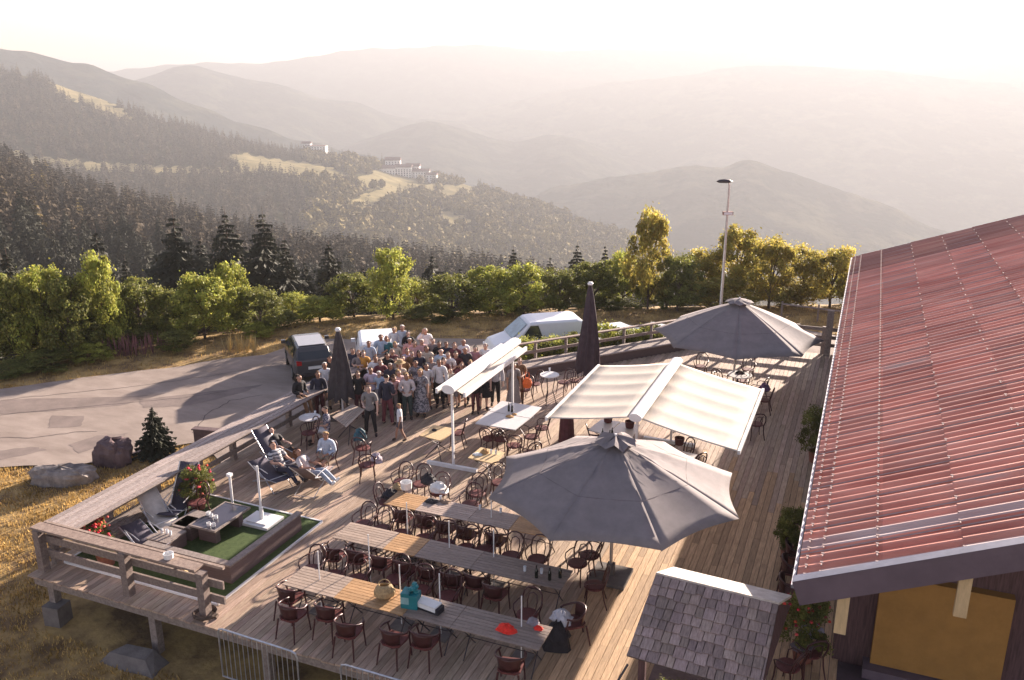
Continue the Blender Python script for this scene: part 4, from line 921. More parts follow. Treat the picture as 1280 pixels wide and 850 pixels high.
# ------------------------------------------------------------------ awnings
def wing(e, x0, x1, y0, y1, z0, z1, nf=5):
    vs = []; fs = []; NX = 6; NY = nf*8
    for j in range(NY+1):
        y = lerp(y0,y1,j/NY)
        for i in range(NX+1):
            t = i/NX; sag = .032*abs(math.sin(PI*nf*j/NY))*(.5+.5*math.sin(PI*min(1,t*1.0))); vs.append((lerp(x0,x1,t), y, lerp(z0,z1,t)-sag-.03*math.sin(PI*t)))
    for j in range(NY):
        for i in range(NX): fs.append((j*(NX+1)+i,j*(NX+1)+i+1,(j+1)*(NX+1)+i+1,(j+1)*(NX+1)+i))
    b = MB(); b.add(vs, fs); o = b.build('awning_cloth', awncloth, e, smooth=True); o.modifiers.new('s','SOLIDIFY').thickness = .005
    b = MB(); b.box(min(x1,x1+.07*np.sign(x1-x0)),max(x1,x1+.07*np.sign(x1-x0)),y0-.02,y1+.02,z1-.07,z1+.03); b.build('front_bar', white, e)
    for y in (y0+.5,y1-.5):
        b = MB(); mx_ = (x0+x1)/2; b.tube([(x0,y,z0-.12),(mx_,y+.5*(1 if y < 0 else -1),(z0+z1)/2-.15),(x1,y,z1-.1)], .02, 6); b.build('folding_arm', white, e)
def house(e, y0, y1, z, rx=.17, rz=.11):
    b = MB(); n = 18; vs = []
    for y in (y0,y1):
        for k in range(n): a = 2*PI*k/n; vs.append((rx*math.cos(a), y, z+rz*math.sin(a)))
    b.add(vs, [tuple(range(n)), tuple(range(2*n-1,n-1,-1))]+[(k,n+k,n+(k+1) % n,(k+1) % n) for k in range(n)]); o = b.build('housing', white, e, smooth=False)
    for y in (y0+.25, y1-.25):
        b = MB(); b.box(-.03,.03,y-.03,y+.03,.1,z-rz+.01); b.build('post', white, e); b = MB(); b.box(-.85,.75,y-.05,y+.05,.0,.10); b.build('foot_bar', white, e)
e = empty('folding_awning', (-4.85,22.4,0), 0, 'double awning with both pale cloth wings spread over the white tables', 'awning', 'free standing awnings')
house(e, -2.5, 2.5, 2.62); wing(e, -.14, -2.38, -2.38, 2.36, 2.57, 2.2); wing(e, .14, 2.55, -2.4, 2.36, 2.57, 2.1)
e = empty('folding_awning', (-10.28,22.75,0), 0, 'closed white awning on two posts standing in front of the crowd', 'awning', 'free standing awnings')
house(e, -2.5, 2.5, 2.5, .20, .13)
for s in (1,-1):
    b = MB(); b.box(*sorted((s*.40,s*.47)),-2.35,2.35,2.28,2.42); b.build('front_bar', white, e)
    b = MB(); b.add([(s*.18,-2.3,2.42),(s*.40,-2.3,2.33),(s*.40,2.3,2.33),(s*.18,2.3,2.42)], [(0,1,2,3)]); o = b.build('awning_cloth', awncloth, e); o.modifiers.new('s','SOLIDIFY').thickness = .006
    for y in (-1.2,.2,1.6): b = MB(); b.tube([(s*.15,y,2.36),(s*.42,y+.5,2.3)], .02, 6); b.build('folding_arm', steel, e)
# ------------------------------------------------------------------ far edge: raised step, rails, fence, hedge
def local(a, b_, w0, w1):
    a = Vector((a[0],a[1],0)); b_ = Vector((b_[0],b_[1],0)); d = (b_-a).normalized(); n = Vector((-d.y,d.x,0)); return a, b_, d, n
a, b_, d, n = local((-11.5,28.35),(-5.25,35.8),0,0)
e = empty('raised_bench', a, 0, 'raised pale plank step running along the slanted far edge of the terrace', 'bench')
b = MB(); q = lambda v: (v.x-a.x, v.y-a.y)
b.prism([q(a),q(b_),q(b_+n*.9),q(a+n*.9)], -.3, .34); b.build('body', wicker, e)
b = MB(); 
for k in range(5): g_ = random.uniform(.9,1.2)*1.2; b.cc = (g_,g_,g_); A = a+n*(.18*k)-n*.03; B = b_+n*(.18*k)-n*.03; b.prism([q(A),q(B),q(B+n*.17),q(A+n*.17)], .34, .38)
b.build('plank', wood_old, e)
rl = empty('far_rail', a+n*1.0, 0, 'wooden rail behind the raised step in front of the hedge', 'railing')
L = (b_-a).length
for z, h_ in ((1.0,.05),(.62,.12)):
    b = MB(); b.cc = (1.2,1.1,1.05); b.beam((0,0,z),tuple(d*L+Vector((0,0,z))), .16 if z > .9 else .05, h_); b.build('top_plank' if z > .9 else 'cross_rail', wood_old, rl)
for k in range(8): t = k/7; P_ = d*(L*t)+n*.05; b = MB(); b.box(P_.x-.05,P_.x+.05,P_.y-.05,P_.y+.05,-1.3,.97); b.build('post', wood_old, rl)
fe = empty('back_fence', (-5.2,36.05,0), 0, 'wooden post and rail fence at the far end of the terrace beside the roof', 'fence')
for k in range(6): b = MB(); b.box(k*1.02-.07,k*1.02+.07,-.06,.06,-1.3,1.15); b.build('post', wood_old, fe)
for z in (.35,.68,1.02): b = MB(); b.box(-.1,5.3,.062,.10,z-.07,z+.07); b.build('cross_rail', wood_old, fe)
b = MB(); b.box(4.15,4.4,-.35,-.1,0,1.9); b.build('gate_post', wood_old, fe)
rr_ = empty('meadow_fence', (-3.6,45.5,-1.5), 0, 'thin pole fence on the brown grass beyond the terrace', 'fence')
b = MB(); b.tube([(0,0,1.1),(3.5,.3,.9)], .05, 6); b.build('cross_rail', wood_old, rr_)
for x_ in (0,1.8,3.5): b = MB(); b.cyl((x_,.15),.05,-.3,1.2,6); b.build('post', wood_old, rr_)
HG = 'hedge bushes behind the far rail'
for i, (px, py) in enumerate(((655,421),(675,422),(700,420),(722,414),(752,403),(775,407),(797,409),(815,405),(835,409),(853,403))):
    t = atd(px,py,33.2+i*.42); gz = LOT
    e = empty('hedge_bush', (t.x,t.y,gz), i*1.3, 'green hedge bush behind the far rail, '+ORD[i]+' from the left', 'bush', HG); e.scale = (2.1,2.1,t.z-gz)
    m = LM['g' if i % 2 else 'y'][i % 3]
    for nm, q_ in (('crown', m[0]), ('trunk', m[1])): o = bpy.data.objects.new(nm, q_); COL.objects.link(o); o.parent = e
# ------------------------------------------------------------------ lamp post
base = Vector((-6.2,42,-.6)); gz = float(ground(base.x,base.y)); lp = empty('lamp_post', (base.x,base.y,gz), YAW, 'tall lamp post with a curved head and a floodlight box', 'lamp post')
hz = atd(905,228,math.hypot(base.x,base.y)).z-gz
b = MB(); b.tube([(0,0,0),(0,0,hz*.5),(.0,0,hz-.1)], [.09,.07,.045], 10); b.build('pole', steel, lp)
b = MB(); b.tube([(0,0,hz-.12),(-.03,0,hz),(-.18,0,hz+.08)], .035, 6); b.build('arm', steel, lp)
b = MB(); b.lathe((0,0,0), [(.0,-.06),(.12,-.05),(.16,0),(.10,.06),(.0,.08)], 12); o = b.build('lamp_head', darkmetal, lp, smooth=True); o.location = (-.25,0,hz+.06); o.scale = (2.4,1.3,1.3)
z_ = hz-1.45
b = MB(); b.box(-.22,.26,-.1,.1,z_-.08,z_+.08); o = b.build('floodlight', mat('floodlight_box',(.28,.16,.13),.5), lp); b = MB(); b.box(-.18,.22,-.11,-.101,z_-.06,z_+.06); o2 = b.build('lens', gl, o)
# ------------------------------------------------------------------ building with corrugated roof
bd = empty('chalet_building', (0,0,0), 0, 'long low building with a faded red corrugated roof beside the terrace', 'building')
Y0, Y1 = 12.95, 41.6; EX = -.42; XR = 8.4
def rz_(x, y): t = (y-Y0)/(Y1-Y0); return 3.0+(x-EX)*lerp(.452,.355,t)
red_m = bpy.data.materials.new('corrugated_red'); red_m.use_nodes = True; nt = red_m.node_tree; bs = nt.nodes['Principled BSDF']
tc = nn(nt,'ShaderNodeTexCoord'); n1_ = nn(nt,'ShaderNodeTexNoise'); n1_.inputs['Scale'].default_value = .9; n1_.inputs['Detail'].default_value = 8
mp = nn(nt,'ShaderNodeMapping'); mp.inputs['Scale'].default_value = (.35,3,1); nt.links.new(tc.outputs['Object'], mp.inputs[0]); nt.links.new(mp.outputs[0], n1_.inputs['Vector'])
cr = nn(nt,'ShaderNodeValToRGB'); cr.color_ramp.elements[0].position = .36; cr.color_ramp.elements[0].color = (.50,.17,.12,1); cr.color_ramp.elements[1].position = .66; cr.color_ramp.elements[1].color = (.68,.32,.24,1)
el = cr.color_ramp.elements.new(.74); el.color = (.5,.36,.32,1); nt.links.new(n1_.outputs['Fac'], cr.inputs[0])
at_ = nn(nt,'ShaderNodeAttribute'); at_.attribute_name = 'Col'; mx_ = nn(nt,'ShaderNodeMix'); mx_.data_type = 'RGBA'; mx_.blend_type = 'MULTIPLY'; mx_.inputs[0].default_value = 1
nt.links.new(cr.outputs[0], mx_.inputs[6]); nt.links.new(at_.outputs['Color'], mx_.inputs[7]); nt.links.new(mx_.outputs[2], bs.inputs['Base Color']); bs.inputs['Roughness'].default_value = .42; bs.inputs['Specular IOR Level'].default_value = .4
lapm = mat('pale_lap',(.34,.25,.235),.9); pitchR = .295; xsr = [EX,EX+.35,EX+1.15,EX+2.3,EX+3.45,EX+4.6,EX+5.75,EX+6.9,XR]
b = MB(); k = 0; y = Y0+.05
prof = [(0,0),(.10,.0),(.30,.055),(.45,.065),(.60,.055),(.80,.0)]
rows_ = []
while y < Y1-.02:
    for t, h_ in prof: rows_.append((y+t*pitchR, h_))
    y += pitchR
rows_.append((y,0))
for i, x in enumerate(xsr[:-1]):
    x1 = xsr[i+1]+(.08 if i < len(xsr)-2 else 0); lift = .012*(len(xsr)-2-i) if False else 0
    vs = []; fs = []; n = len(rows_)
    for (yy, h_) in rows_: vs.append((x,yy,rz_(x,yy)+h_+.012*(i % 2)+.012)); vs.append((x1,yy,rz_(x1,yy)+h_+.012*(i % 2)))
    for j in range(n-1):
        rib = j//6
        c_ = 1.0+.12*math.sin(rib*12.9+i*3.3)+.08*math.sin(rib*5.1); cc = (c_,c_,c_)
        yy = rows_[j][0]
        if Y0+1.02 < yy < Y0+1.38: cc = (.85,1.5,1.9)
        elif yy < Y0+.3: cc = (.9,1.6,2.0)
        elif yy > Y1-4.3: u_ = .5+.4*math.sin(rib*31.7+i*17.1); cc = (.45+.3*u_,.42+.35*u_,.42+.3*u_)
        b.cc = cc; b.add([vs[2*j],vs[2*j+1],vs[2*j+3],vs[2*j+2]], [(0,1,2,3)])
b.build('roof_sheet', red_m, bd)
fx = []
for x in xsr[1:-1]+[EX+.12]:
    for r_ in range(int((Y1-Y0-.1)/pitchR)):
        yy = Y0+.05+r_*pitchR+.45*pitchR
        if x > EX+1.2 and r_ % 3: continue
        fx.append((x,yy,rz_(x,yy)+.085))
fx.sort(key=lambda p: math.dist(p, (0,0,H)))
b = MB(); b.box(-.025,.025,-.02,.02,0,.015); b.box(-.012,.012,-.10,-.021,-.012,.01); o = b.build('roof_fixing', lapm, bd, loc=fx[0])
for p in fx[1:100]: c = o.copy(); COL.objects.link(c); c.location = p
b = MB()
for x,yy,z in fx[100:]: b.box(x-.025,x+.025,yy-.02,yy+.02,z,z+.015); b.box(x-.012,x+.012,yy-.10,yy-.021,z-.012,z+.01)
o = b.build('roof_fixings', lapm, bd); o['kind'] = 'stuff'
b = MB()
for r_ in range(0, int((Y1-Y0)/pitchR), 3):   # pale lap edges of the sheets
    yy = Y0+.05+r_*pitchR+.02; b.add([(EX,yy,rz_(EX,yy)+.03),(XR,yy,rz_(XR,yy)+.03),(XR,yy+.028,rz_(XR,yy+.028)+.045),(EX,yy+.028,rz_(EX,yy+.028)+.045)], [(0,1,2,3)])
b.build('lap_edge', mat('pale_lap',(.42,.30,.29),.5), bd)
b = MB(); b.beam((EX-.04,Y0,2.98),(EX-.04,Y1,2.98),.05,.06); b.build('gutter', greymetal, bd)
b = MB(); zz = [rz_(EX,Y0),rz_(XR,Y0)]
b.add([(EX-.05,Y0-.06,zz[0]+.10),(XR,Y0-.06,zz[1]+.10),(XR,Y0+.12,zz[1]+.11),(EX-.05,Y0+.12,zz[0]+.11)],[(0,1,2,3)]); b.build('verge_flashing', greymetal, bd)
b = MB(); b.add([(EX-.05,Y0-.06,zz[0]+.09),(XR,Y0-.06,zz[1]+.09),(XR,Y0-.06,zz[1]-.34),(EX+.1,Y0-.06,zz[0]-.30),(EX-.05,Y0,zz[0]+.09),(XR,Y0,zz[1]+.09),(XR,Y0,zz[1]-.34),(EX+.1,Y0,zz[0]-.30)],[(3,2,1,0),(4,5,6,7),(0,1,5,4),(2,3,7,6),(3,0,4,7)]); b.build('fascia', fascia_m, bd)
b = MB(); b.add([(EX+.1,Y0,2.82),(XR,Y0,zz[1]-.2),(XR,Y1,rz_(XR,Y1)-.2),(EX+.1,Y1,2.86)],[(0,1,2,3)]); b.build('soffit', darkwall, bd)
b = MB(); b.box(.3,XR,15.6,41.2,-.5,2.9); b.add([(.3,15.6,2.9),(XR,15.6,2.9),(XR,15.6,6.3),(.3,15.6,3.0)],[(0,1,2,3)]); b.build('wall', darkwall, bd)
b = MB(); b.add([(EX+.1,Y1,2.9),(XR,Y1,rz_(XR,Y1)),(XR,Y1,2.9)],[(0,1,2)]); b.build('far_gable', darkwall, bd)
b = MB(); b.box(.97,3.12,15.40,15.597,.22,2.12); b.build('ochre_panel', ochre, bd)
b = MB(); b.box(.85,3.3,15.2,15.597,0,.2); b.build('plinth', fascia_m, bd)
for px in (1102,1222):
    p = at(px-5,740,2.55); p.y = Y0+.08; b = MB(); xx = .32 if px < 1150 else 1.95; zt = rz_(xx,Y0)-.3; b.box(xx-.09,xx+.09,Y0+.03,Y0+.13,zt-.75,zt+.12); b.build('hanging_timber', pale_timber, bd)
b = MB(); b.box(-.1,9,11.75,15.55,-.5,-.005); o = b.build('entrance_floor', mat('dark_floor',(.09,.06,.07),.8,.2,2)); tag(o, kind='structure')
b = MB(); b.tube([(-.2,14.2,2.75),(.0,14.25,2.55),(.3,14.3,2.5),(.55,14.3,2.65)], .012, 5); o = b.build('light_cable', white); tag(o, 'thin white cable hanging below the near roof edge', 'cable')
# plants against the eave wall
def plant(name, px, py, z, s, h, label, kind='g', fl=0, pot=True, x=None):
    p = at(px,py,z); X_ = p.x if x is None else x
    e = empty(name, (X_,p.y,0), 1.0, label, 'potted plant', 'potted plants'); c_ = LM[kind][random.randrange(3)][0]
    o = bpy.data.objects.new('foliage', c_); COL.objects.link(o); o.parent = e; o.location = (0,0,.25 if pot else 0); o.scale = (s,s,h)
    b = MB(); b.lathe((0,0,0), [(.14,0),(.17,.02),(.22,.34),(.19,.34),(.17,.28)], 12); b.build('pot', mat('terracotta',(.25,.10,.07),.8,.2,6), e)
    if fl:
        b = MB(); rr = random.Random(fl)
        for k in range(fl):
            a = rr.uniform(0,6.28); q = s*rr.uniform(.1,.42); z_ = .3+h*rr.uniform(.3,.95); b.cc = (rr.uniform(.6,1.6),rr.uniform(.5,2.5),rr.uniform(.5,1.5)); b.lathe((q*math.cos(a),q*math.sin(a),z_), [(.0,-.02),(.035,0),(.03,.03),(0,.04)], 5)
        b.build('blossom', flower, e)
    return e
plant('eave_shrub', 1024,530,1.2, 1.3, 1.5, 'dark shrub growing against the eave halfway along the roof', 'g')
plant('eave_shrub', 992,645,1.2, 1.0, 1.2, 'dark shrub under the eave above the stowed chairs', 'g')
plant('flower_pot', 1008,775,.9, 1.3, 1.3, 'large pink flowering plant below the near roof corner', 'g', 60)
plant('flower_pot', 245,606,.7, 1.1, .95, 'dark red flowering plant behind the red armchair', 'g', 40)
plant('flower_pot', 116,670,.4, 1.0, .5, 'low red flowering plant in the front left corner of the rail', 'g', 70)
plant('flower_pot', 132,692,.3, .8, .45, 'dim trailing plant below the front rail in the corner', 'g', 20)
crumple('grey_cushion', at(1015,792,.5), .24, mat('grey_lilac_cloth',(.30,.27,.32),.7,.1,8), 'grey lilac cushion near the pink flowering plant', 'cushion', 41, .9)
crumple('grey_jacket', at(1003,812,.4), .22, mat('dim_grey_cloth',(.14,.12,.14),.8,.2,8), 'dim grey jacket below the lilac cushion', 'jacket', 42, .9)
chair(HC, 985, 832, 1.0, 'dark chair beside the shingled kiosk at the bottom of the picture')
chair(HC, 1012, 815, .6, 'dark chair under the grey lilac cushion near the roof corner')
# ------------------------------------------------------------------ shingled kiosk
ks = empty('shingled_kiosk', (0,0,0), 0, 'small kiosk with a grey wooden shingle roof at the near right', 'kiosk')
RA, RB = Vector((-2.80,13.55,2.30)), Vector((-.66,13.42,2.30)); EA, EB = Vector((-2.98,12.36,1.36)), Vector((-.74,12.25,1.36))
shin = mat('shingle_wood', (.22,.165,.145), .75, col2=(.36,.28,.245), scale=4, stretch=(9,2,2), bump=.6, bscale=10, attr=True)
sh = MB(); NC = 8
sh.cc = (.5,.5,.5); nrm = (EB-EA).cross(RA-EA).normalized()
if nrm.z < 0: nrm = -nrm
sh.add([EA-nrm*.03,EB-nrm*.03,RB-nrm*.03,RA-nrm*.03], [(0,1,2,3)])
for i in range(NC):
    t0, t1 = i/NC, (i+1.25)/NC; s_ = 0.0
    while s_ < 1:
        w_ = random.uniform(.05,.10); e_ = min(1, s_+w_); g_ = random.uniform(.72,1.3)
        sh.cc = (g_, g_*random.uniform(.95,1.0), g_*random.uniform(.95,1.05)); dt = random.uniform(-.012,.012)
        q = [EA.lerp(EB,s_+.003).lerp(RA.lerp(RB,s_+.003),max(0,t0+dt)), EA.lerp(EB,e_-.003).lerp(RA.lerp(RB,e_-.003),max(0,t0+dt)), EA.lerp(EB,e_-.003).lerp(RA.lerp(RB,e_-.003),min(1,t1)), EA.lerp(EB,s_+.003).lerp(RA.lerp(RB,s_+.003),min(1,t1))]
        lo = .030+random.uniform(0,.008); up = .004
        sh.add([q[0]+nrm*(lo-.02),q[1]+nrm*(lo-.02),q[2]+nrm*(up-.02),q[3]+nrm*(up-.02),q[0]+nrm*lo,q[1]+nrm*lo,q[2]+nrm*up,q[3]+nrm*up], [(4,5,6,7),(0,1,5,4),(1,2,6,5),(3,0,4,7)])
        s_ = e_
sh.build('shingle_slope', shin, ks)
b = MB(); up = Vector((0,0,1)); ba, bb_2 = Vector((-2.62,14.25,2.10)), Vector((-.50,14.12,2.10))
b.add([RA+up*.04,RB+up*.04,bb_2,ba,RA-up*.01,RB-up*.01,bb_2-up*.05,ba-up*.05], [(0,1,2,3),(7,6,5,4),(0,4,5,1),(1,5,6,2),(2,6,7,3),(3,7,4,0)]); b.build('back_slope', mat('sunlit_board',(.42,.37,.33),.8,col2=(.60,.55,.50),scale=4,bump=.4), ks)  # back slope coloured paler than the shingles for the sun falling on it
b = MB(); b.add([RA,EA,EA+Vector((.0,.6,-.1)),ba-up*.2,RB,EB,EB+Vector((0,.6,-.1)),bb_2-up*.2], [(0,1,2,3)]); b.build('gable_board', darkwall, ks); b2 = MB(); b2.add([RB,EB,EB+Vector((0,.6,-.1)),bb_2-up*.2], [(3,2,1,0)]); b2.build('gable_board', darkwall, ks)
for x_, y_ in ((-2.75,12.6),(-.95,12.5),(-2.65,14.0),(-.85,13.9)): b = MB(); b.box(x_-.06,x_+.06,y_-.06,y_+.06,.0,1.5 if y_ < 13 else 2.05); b.build('post', darkwall, ks)
b = MB(); b.box(-2.7,-.95,12.45,13.9,0,.55); b.build('planter_box', wicker, ks)
e = empty('kiosk_plant', (-1.9,12.2,.3), 0, 'leafy plant with red blossoms growing below the kiosk roof', 'plant')
o = bpy.data.objects.new('foliage', LM['g'][1][0]); COL.objects.link(o); o.parent = e; o.scale = (1.9,.9,.85)
b = MB(); rr = random.Random(5)
for k in range(14): b.lathe((rr.uniform(-.6,.6),rr.uniform(-.35,-.1),rr.uniform(.35,.75)), [(0,-.03),(.05,0),(.045,.04),(0,.05)], 6)
b.build('blossom', red_c, e)
b = MB(); b.tube([(-3.3,11.9,.45),(-2.95,12.36,1.2)], .02, 6); b.tube([(-3.9,11.3,.0),(-3.3,11.9,.45)], .02, 6); o = b.build('black_strut', darkmetal); tag(o, 'thin black strut leaning against the left of the kiosk roof', 'strut')
# ------------------------------------------------------------------ metal barriers
def barrier(x0, y0, rz, label):
    e = empty('crowd_barrier', (x0,y0,-1.3), rz, label, 'barrier', 'metal crowd barriers'); W = 1.95; z0, z1 = .35, 1.5
    b = MB(); b.tube([(0,0,z0),(0,0,z1-.12),(.03,0,z1-.03),(.12,0,z1),(W-.12,0,z1),(W-.03,0,z1-.03),(W,0,z1-.12),(W,0,z0)], .02, 7, closed=True); b.build('frame', steel, e)
    for k in range(1,16): b = MB(); b.cyl((W*k/16,0),.009,z0,z1,6); b.build('bar', steel, e)
    for x_ in (.3,W-.3): b = MB(); b.tube([(x_,-.3,0),(x_,0,z0),(x_,.3,0)], .018, 6); b.build('foot', steel, e)
barrier(-11.2,11.6,-.03,'grey metal crowd barrier at the terrace edge, the left of two'); barrier(-8.3,11.6,0,'grey metal crowd barrier cut by the bottom of the picture, the right of two')
# ------------------------------------------------------------------ boulders, plaque
def boulder(name, p, sx, sy, sz, m, label, seed, rz=0, top=1.0):
    r = np.random.RandomState(seed); b = MB(); n, k = 18, 10; vs = []; fs = []
    for i in range(k):
        th = PI*i/(k-1)
        for j in range(n):
            a = 2*PI*j/n; d = np.array([math.sin(th)*math.cos(a), math.sin(th)*math.sin(a), math.cos(th)]); q = np.sign(d)*np.abs(d)**.62
            q = q*(1+.09*math.sin(3*a+seed+2*th)+.07*math.sin(7*a+5*th+seed)+r.uniform(-.05,.05)); vs.append((q[0]*sx,q[1]*sy,q[2]*sz))
    for i in range(k-1):
        for j in range(n): fs.append((i*n+j,(i+1)*n+j,(i+1)*n+(j+1) % n,i*n+(j+1) % n))
    b.add(vs, fs); o = b.build(name, m, loc=p, rotz=rz); tag(o, label, 'boulder', 'boulders at the road edge'); return o
boulder('boulder', at(77,596,LOT+.15), .98,.42,.34, stone, 'long flat grey boulder lying at the road edge on the left', 3, .35)
boulder('boulder', at(142,568,LOT+.3), .55,.45,.53, stone_red, 'squat reddish brown boulder with a chopped top beside the young fir', 5, .2)
b = MB(); p = at(263,548,LOT+.35); b.box(-.55,.35,-.1,.1,-.5,.3); b.box(-.6,.4,-.13,.13,.3,.35); tag(b.build('low_wall_block', stone_red, loc=(p.x,p.y,p.z), rotz=.2), 'reddish block standing just outside the ledge rail', 'stone block')
# golden grass tufts on the bank (stuff)
def grass(name, n, region, hgt, m, label, seed, w=.02):
    r = np.random.RandomState(seed); px = r.uniform(region[0],region[1],n); py = r.uniform(region[2],region[3],n)
    z = ground(px,py); ok = region[4](px,py); px, py, z = px[ok], py[ok], z[ok]; n = len(px); h = hgt*r.uniform(.4,1.2,n); a = r.uniform(0,PI,n)
    V = np.zeros((n*3,3)); lx, ly = r.uniform(-.5,.5,n)*h, r.uniform(-.5,.5,n)*h
    V[0::3] = np.stack([px-np.cos(a)*w, py-np.sin(a)*w, z-.02],1); V[1::3] = np.stack([px+np.cos(a)*w, py+np.sin(a)*w, z-.02],1); V[2::3] = np.stack([px+lx,py+ly,z+h],1)
    me = mesh_tri(name, V, np.arange(n*3).reshape(n,3), np.repeat(r.uniform(.6,1.4,n)[:,None],3,1)); me.materials.append(m); o = bpy.data.objects.new(name, me); COL.objects.link(o); tag(o, label, 'grass', kind='stuff')
drygr = mat('dry_grass_blades', (.30,.19,.06), .9, col2=(.58,.40,.15), scale=1.2, contrast=(.35,.6), attr=True, transl=.3)
RPOLY = [(v[0],v[1]) for v in rv]
grass('dry_grass', 150000, (-40,-12,5,23,lambda x,y: ~inpoly(x,y,RPOLY) & (edge_d(x,y) < 1.5) & ((x < -16.9) | (y < 11.6))), .09, drygr, 'short golden dry grass on the bank left of the terrace', 1)
grass('verge_grass', 220000, (-50,14,8,52,lambda x,y: ~inpoly(x,y,RPOLY) & (edge_d(x,y) > -6) & (edge_d(x,y) < 2) & ((x < -17) | (y > 30))), .13, drygr, 'dry golden grass verge between the road and the trees', 2, .013)
# weeds by the road
wd = mat('weed_purple', (.22,.10,.10), .9, .3, 8); wp = mat('pale_straw', (.42,.32,.15), .9, .2, 8)
def weed(px, py, m, h, label, seed):
    p = at(px,py,LOT); r = random.Random(seed); e = empty('weed_plant', (p.x,p.y,LOT-.05), 0, label, 'weed', 'tall weeds by the road'); b = MB()
    for k in range(14):
        a = r.uniform(0,6.28); q = r.uniform(.05,.28); hh = h*r.uniform(.7,1.1); b.tube([(q*.3*math.cos(a),q*.3*math.sin(a),0),(q*math.cos(a),q*math.sin(a),hh*.6),(q*1.2*math.cos(a),q*1.2*math.sin(a),hh)], [.008,.02,.004], 4)
    b.build('stem', m, e)
for i, px in enumerate((133,147,156,162,170,180,192,204)): weed(px, 462-px*.09-4, wd, 1.0, 'purplish tall weed at the road edge, '+ORD[i]+' from the left', i)
for i, px in enumerate((286,298,308,318)): weed(px, 440, wp, .9, 'pale straw coloured weed at the road edge, '+ORD[i]+' from the left', i+20)
# ------------------------------------------------------------------ vehicles
def wheel(e, x, y, r=.32):
    b = MB(); b.tube([(x-.1,y,r),(x+.1,y,r)], r, 18); o = b.build('wheel', tyre, e); b = MB(); s = 1 if x > 0 else -1; b.tube([(x+s*.085,y,r),(x+s*.11,y,r)], r*.62, 14); b.build('rim', rimm, o)
def loft(e, name, st, m, k=0):
    """st: list of (y, [(x,z)...]) half sections"""
    b = MB(); vs = []; fs = []; n = len(st[0][1])
    for y, hs in st:
        for x, z in hs: vs.append((x,y,z))
        for x, z in reversed(hs): vs.append((-x,y,z))
    m2 = 2*n
    for i in range(len(st)-1):
        for j in range(m2): fs.append((i*m2+j,i*m2+(j+1) % m2,(i+1)*m2+(j+1) % m2,(i+1)*m2+j))
    fs.append(tuple(range(m2-1,-1,-1))); fs.append(tuple((len(st)-1)*m2+j for j in range(m2)))
    b.add(vs, fs); o = b.build(name, m, e, smooth=False); bv = o.modifiers.new('b','BEVEL'); bv.width = .04; bv.segments = 2; bv.limit_method = 'ANGLE'; bv.angle_limit = .5; return o
def sec(w, zb, zs, wt, zt): return [(w*.9,zb),(w,zb+.15),(w*1.0,zs*.8+zb*.2),(w*.97,zs),(wt,zt-.05),(wt*.85,zt)]
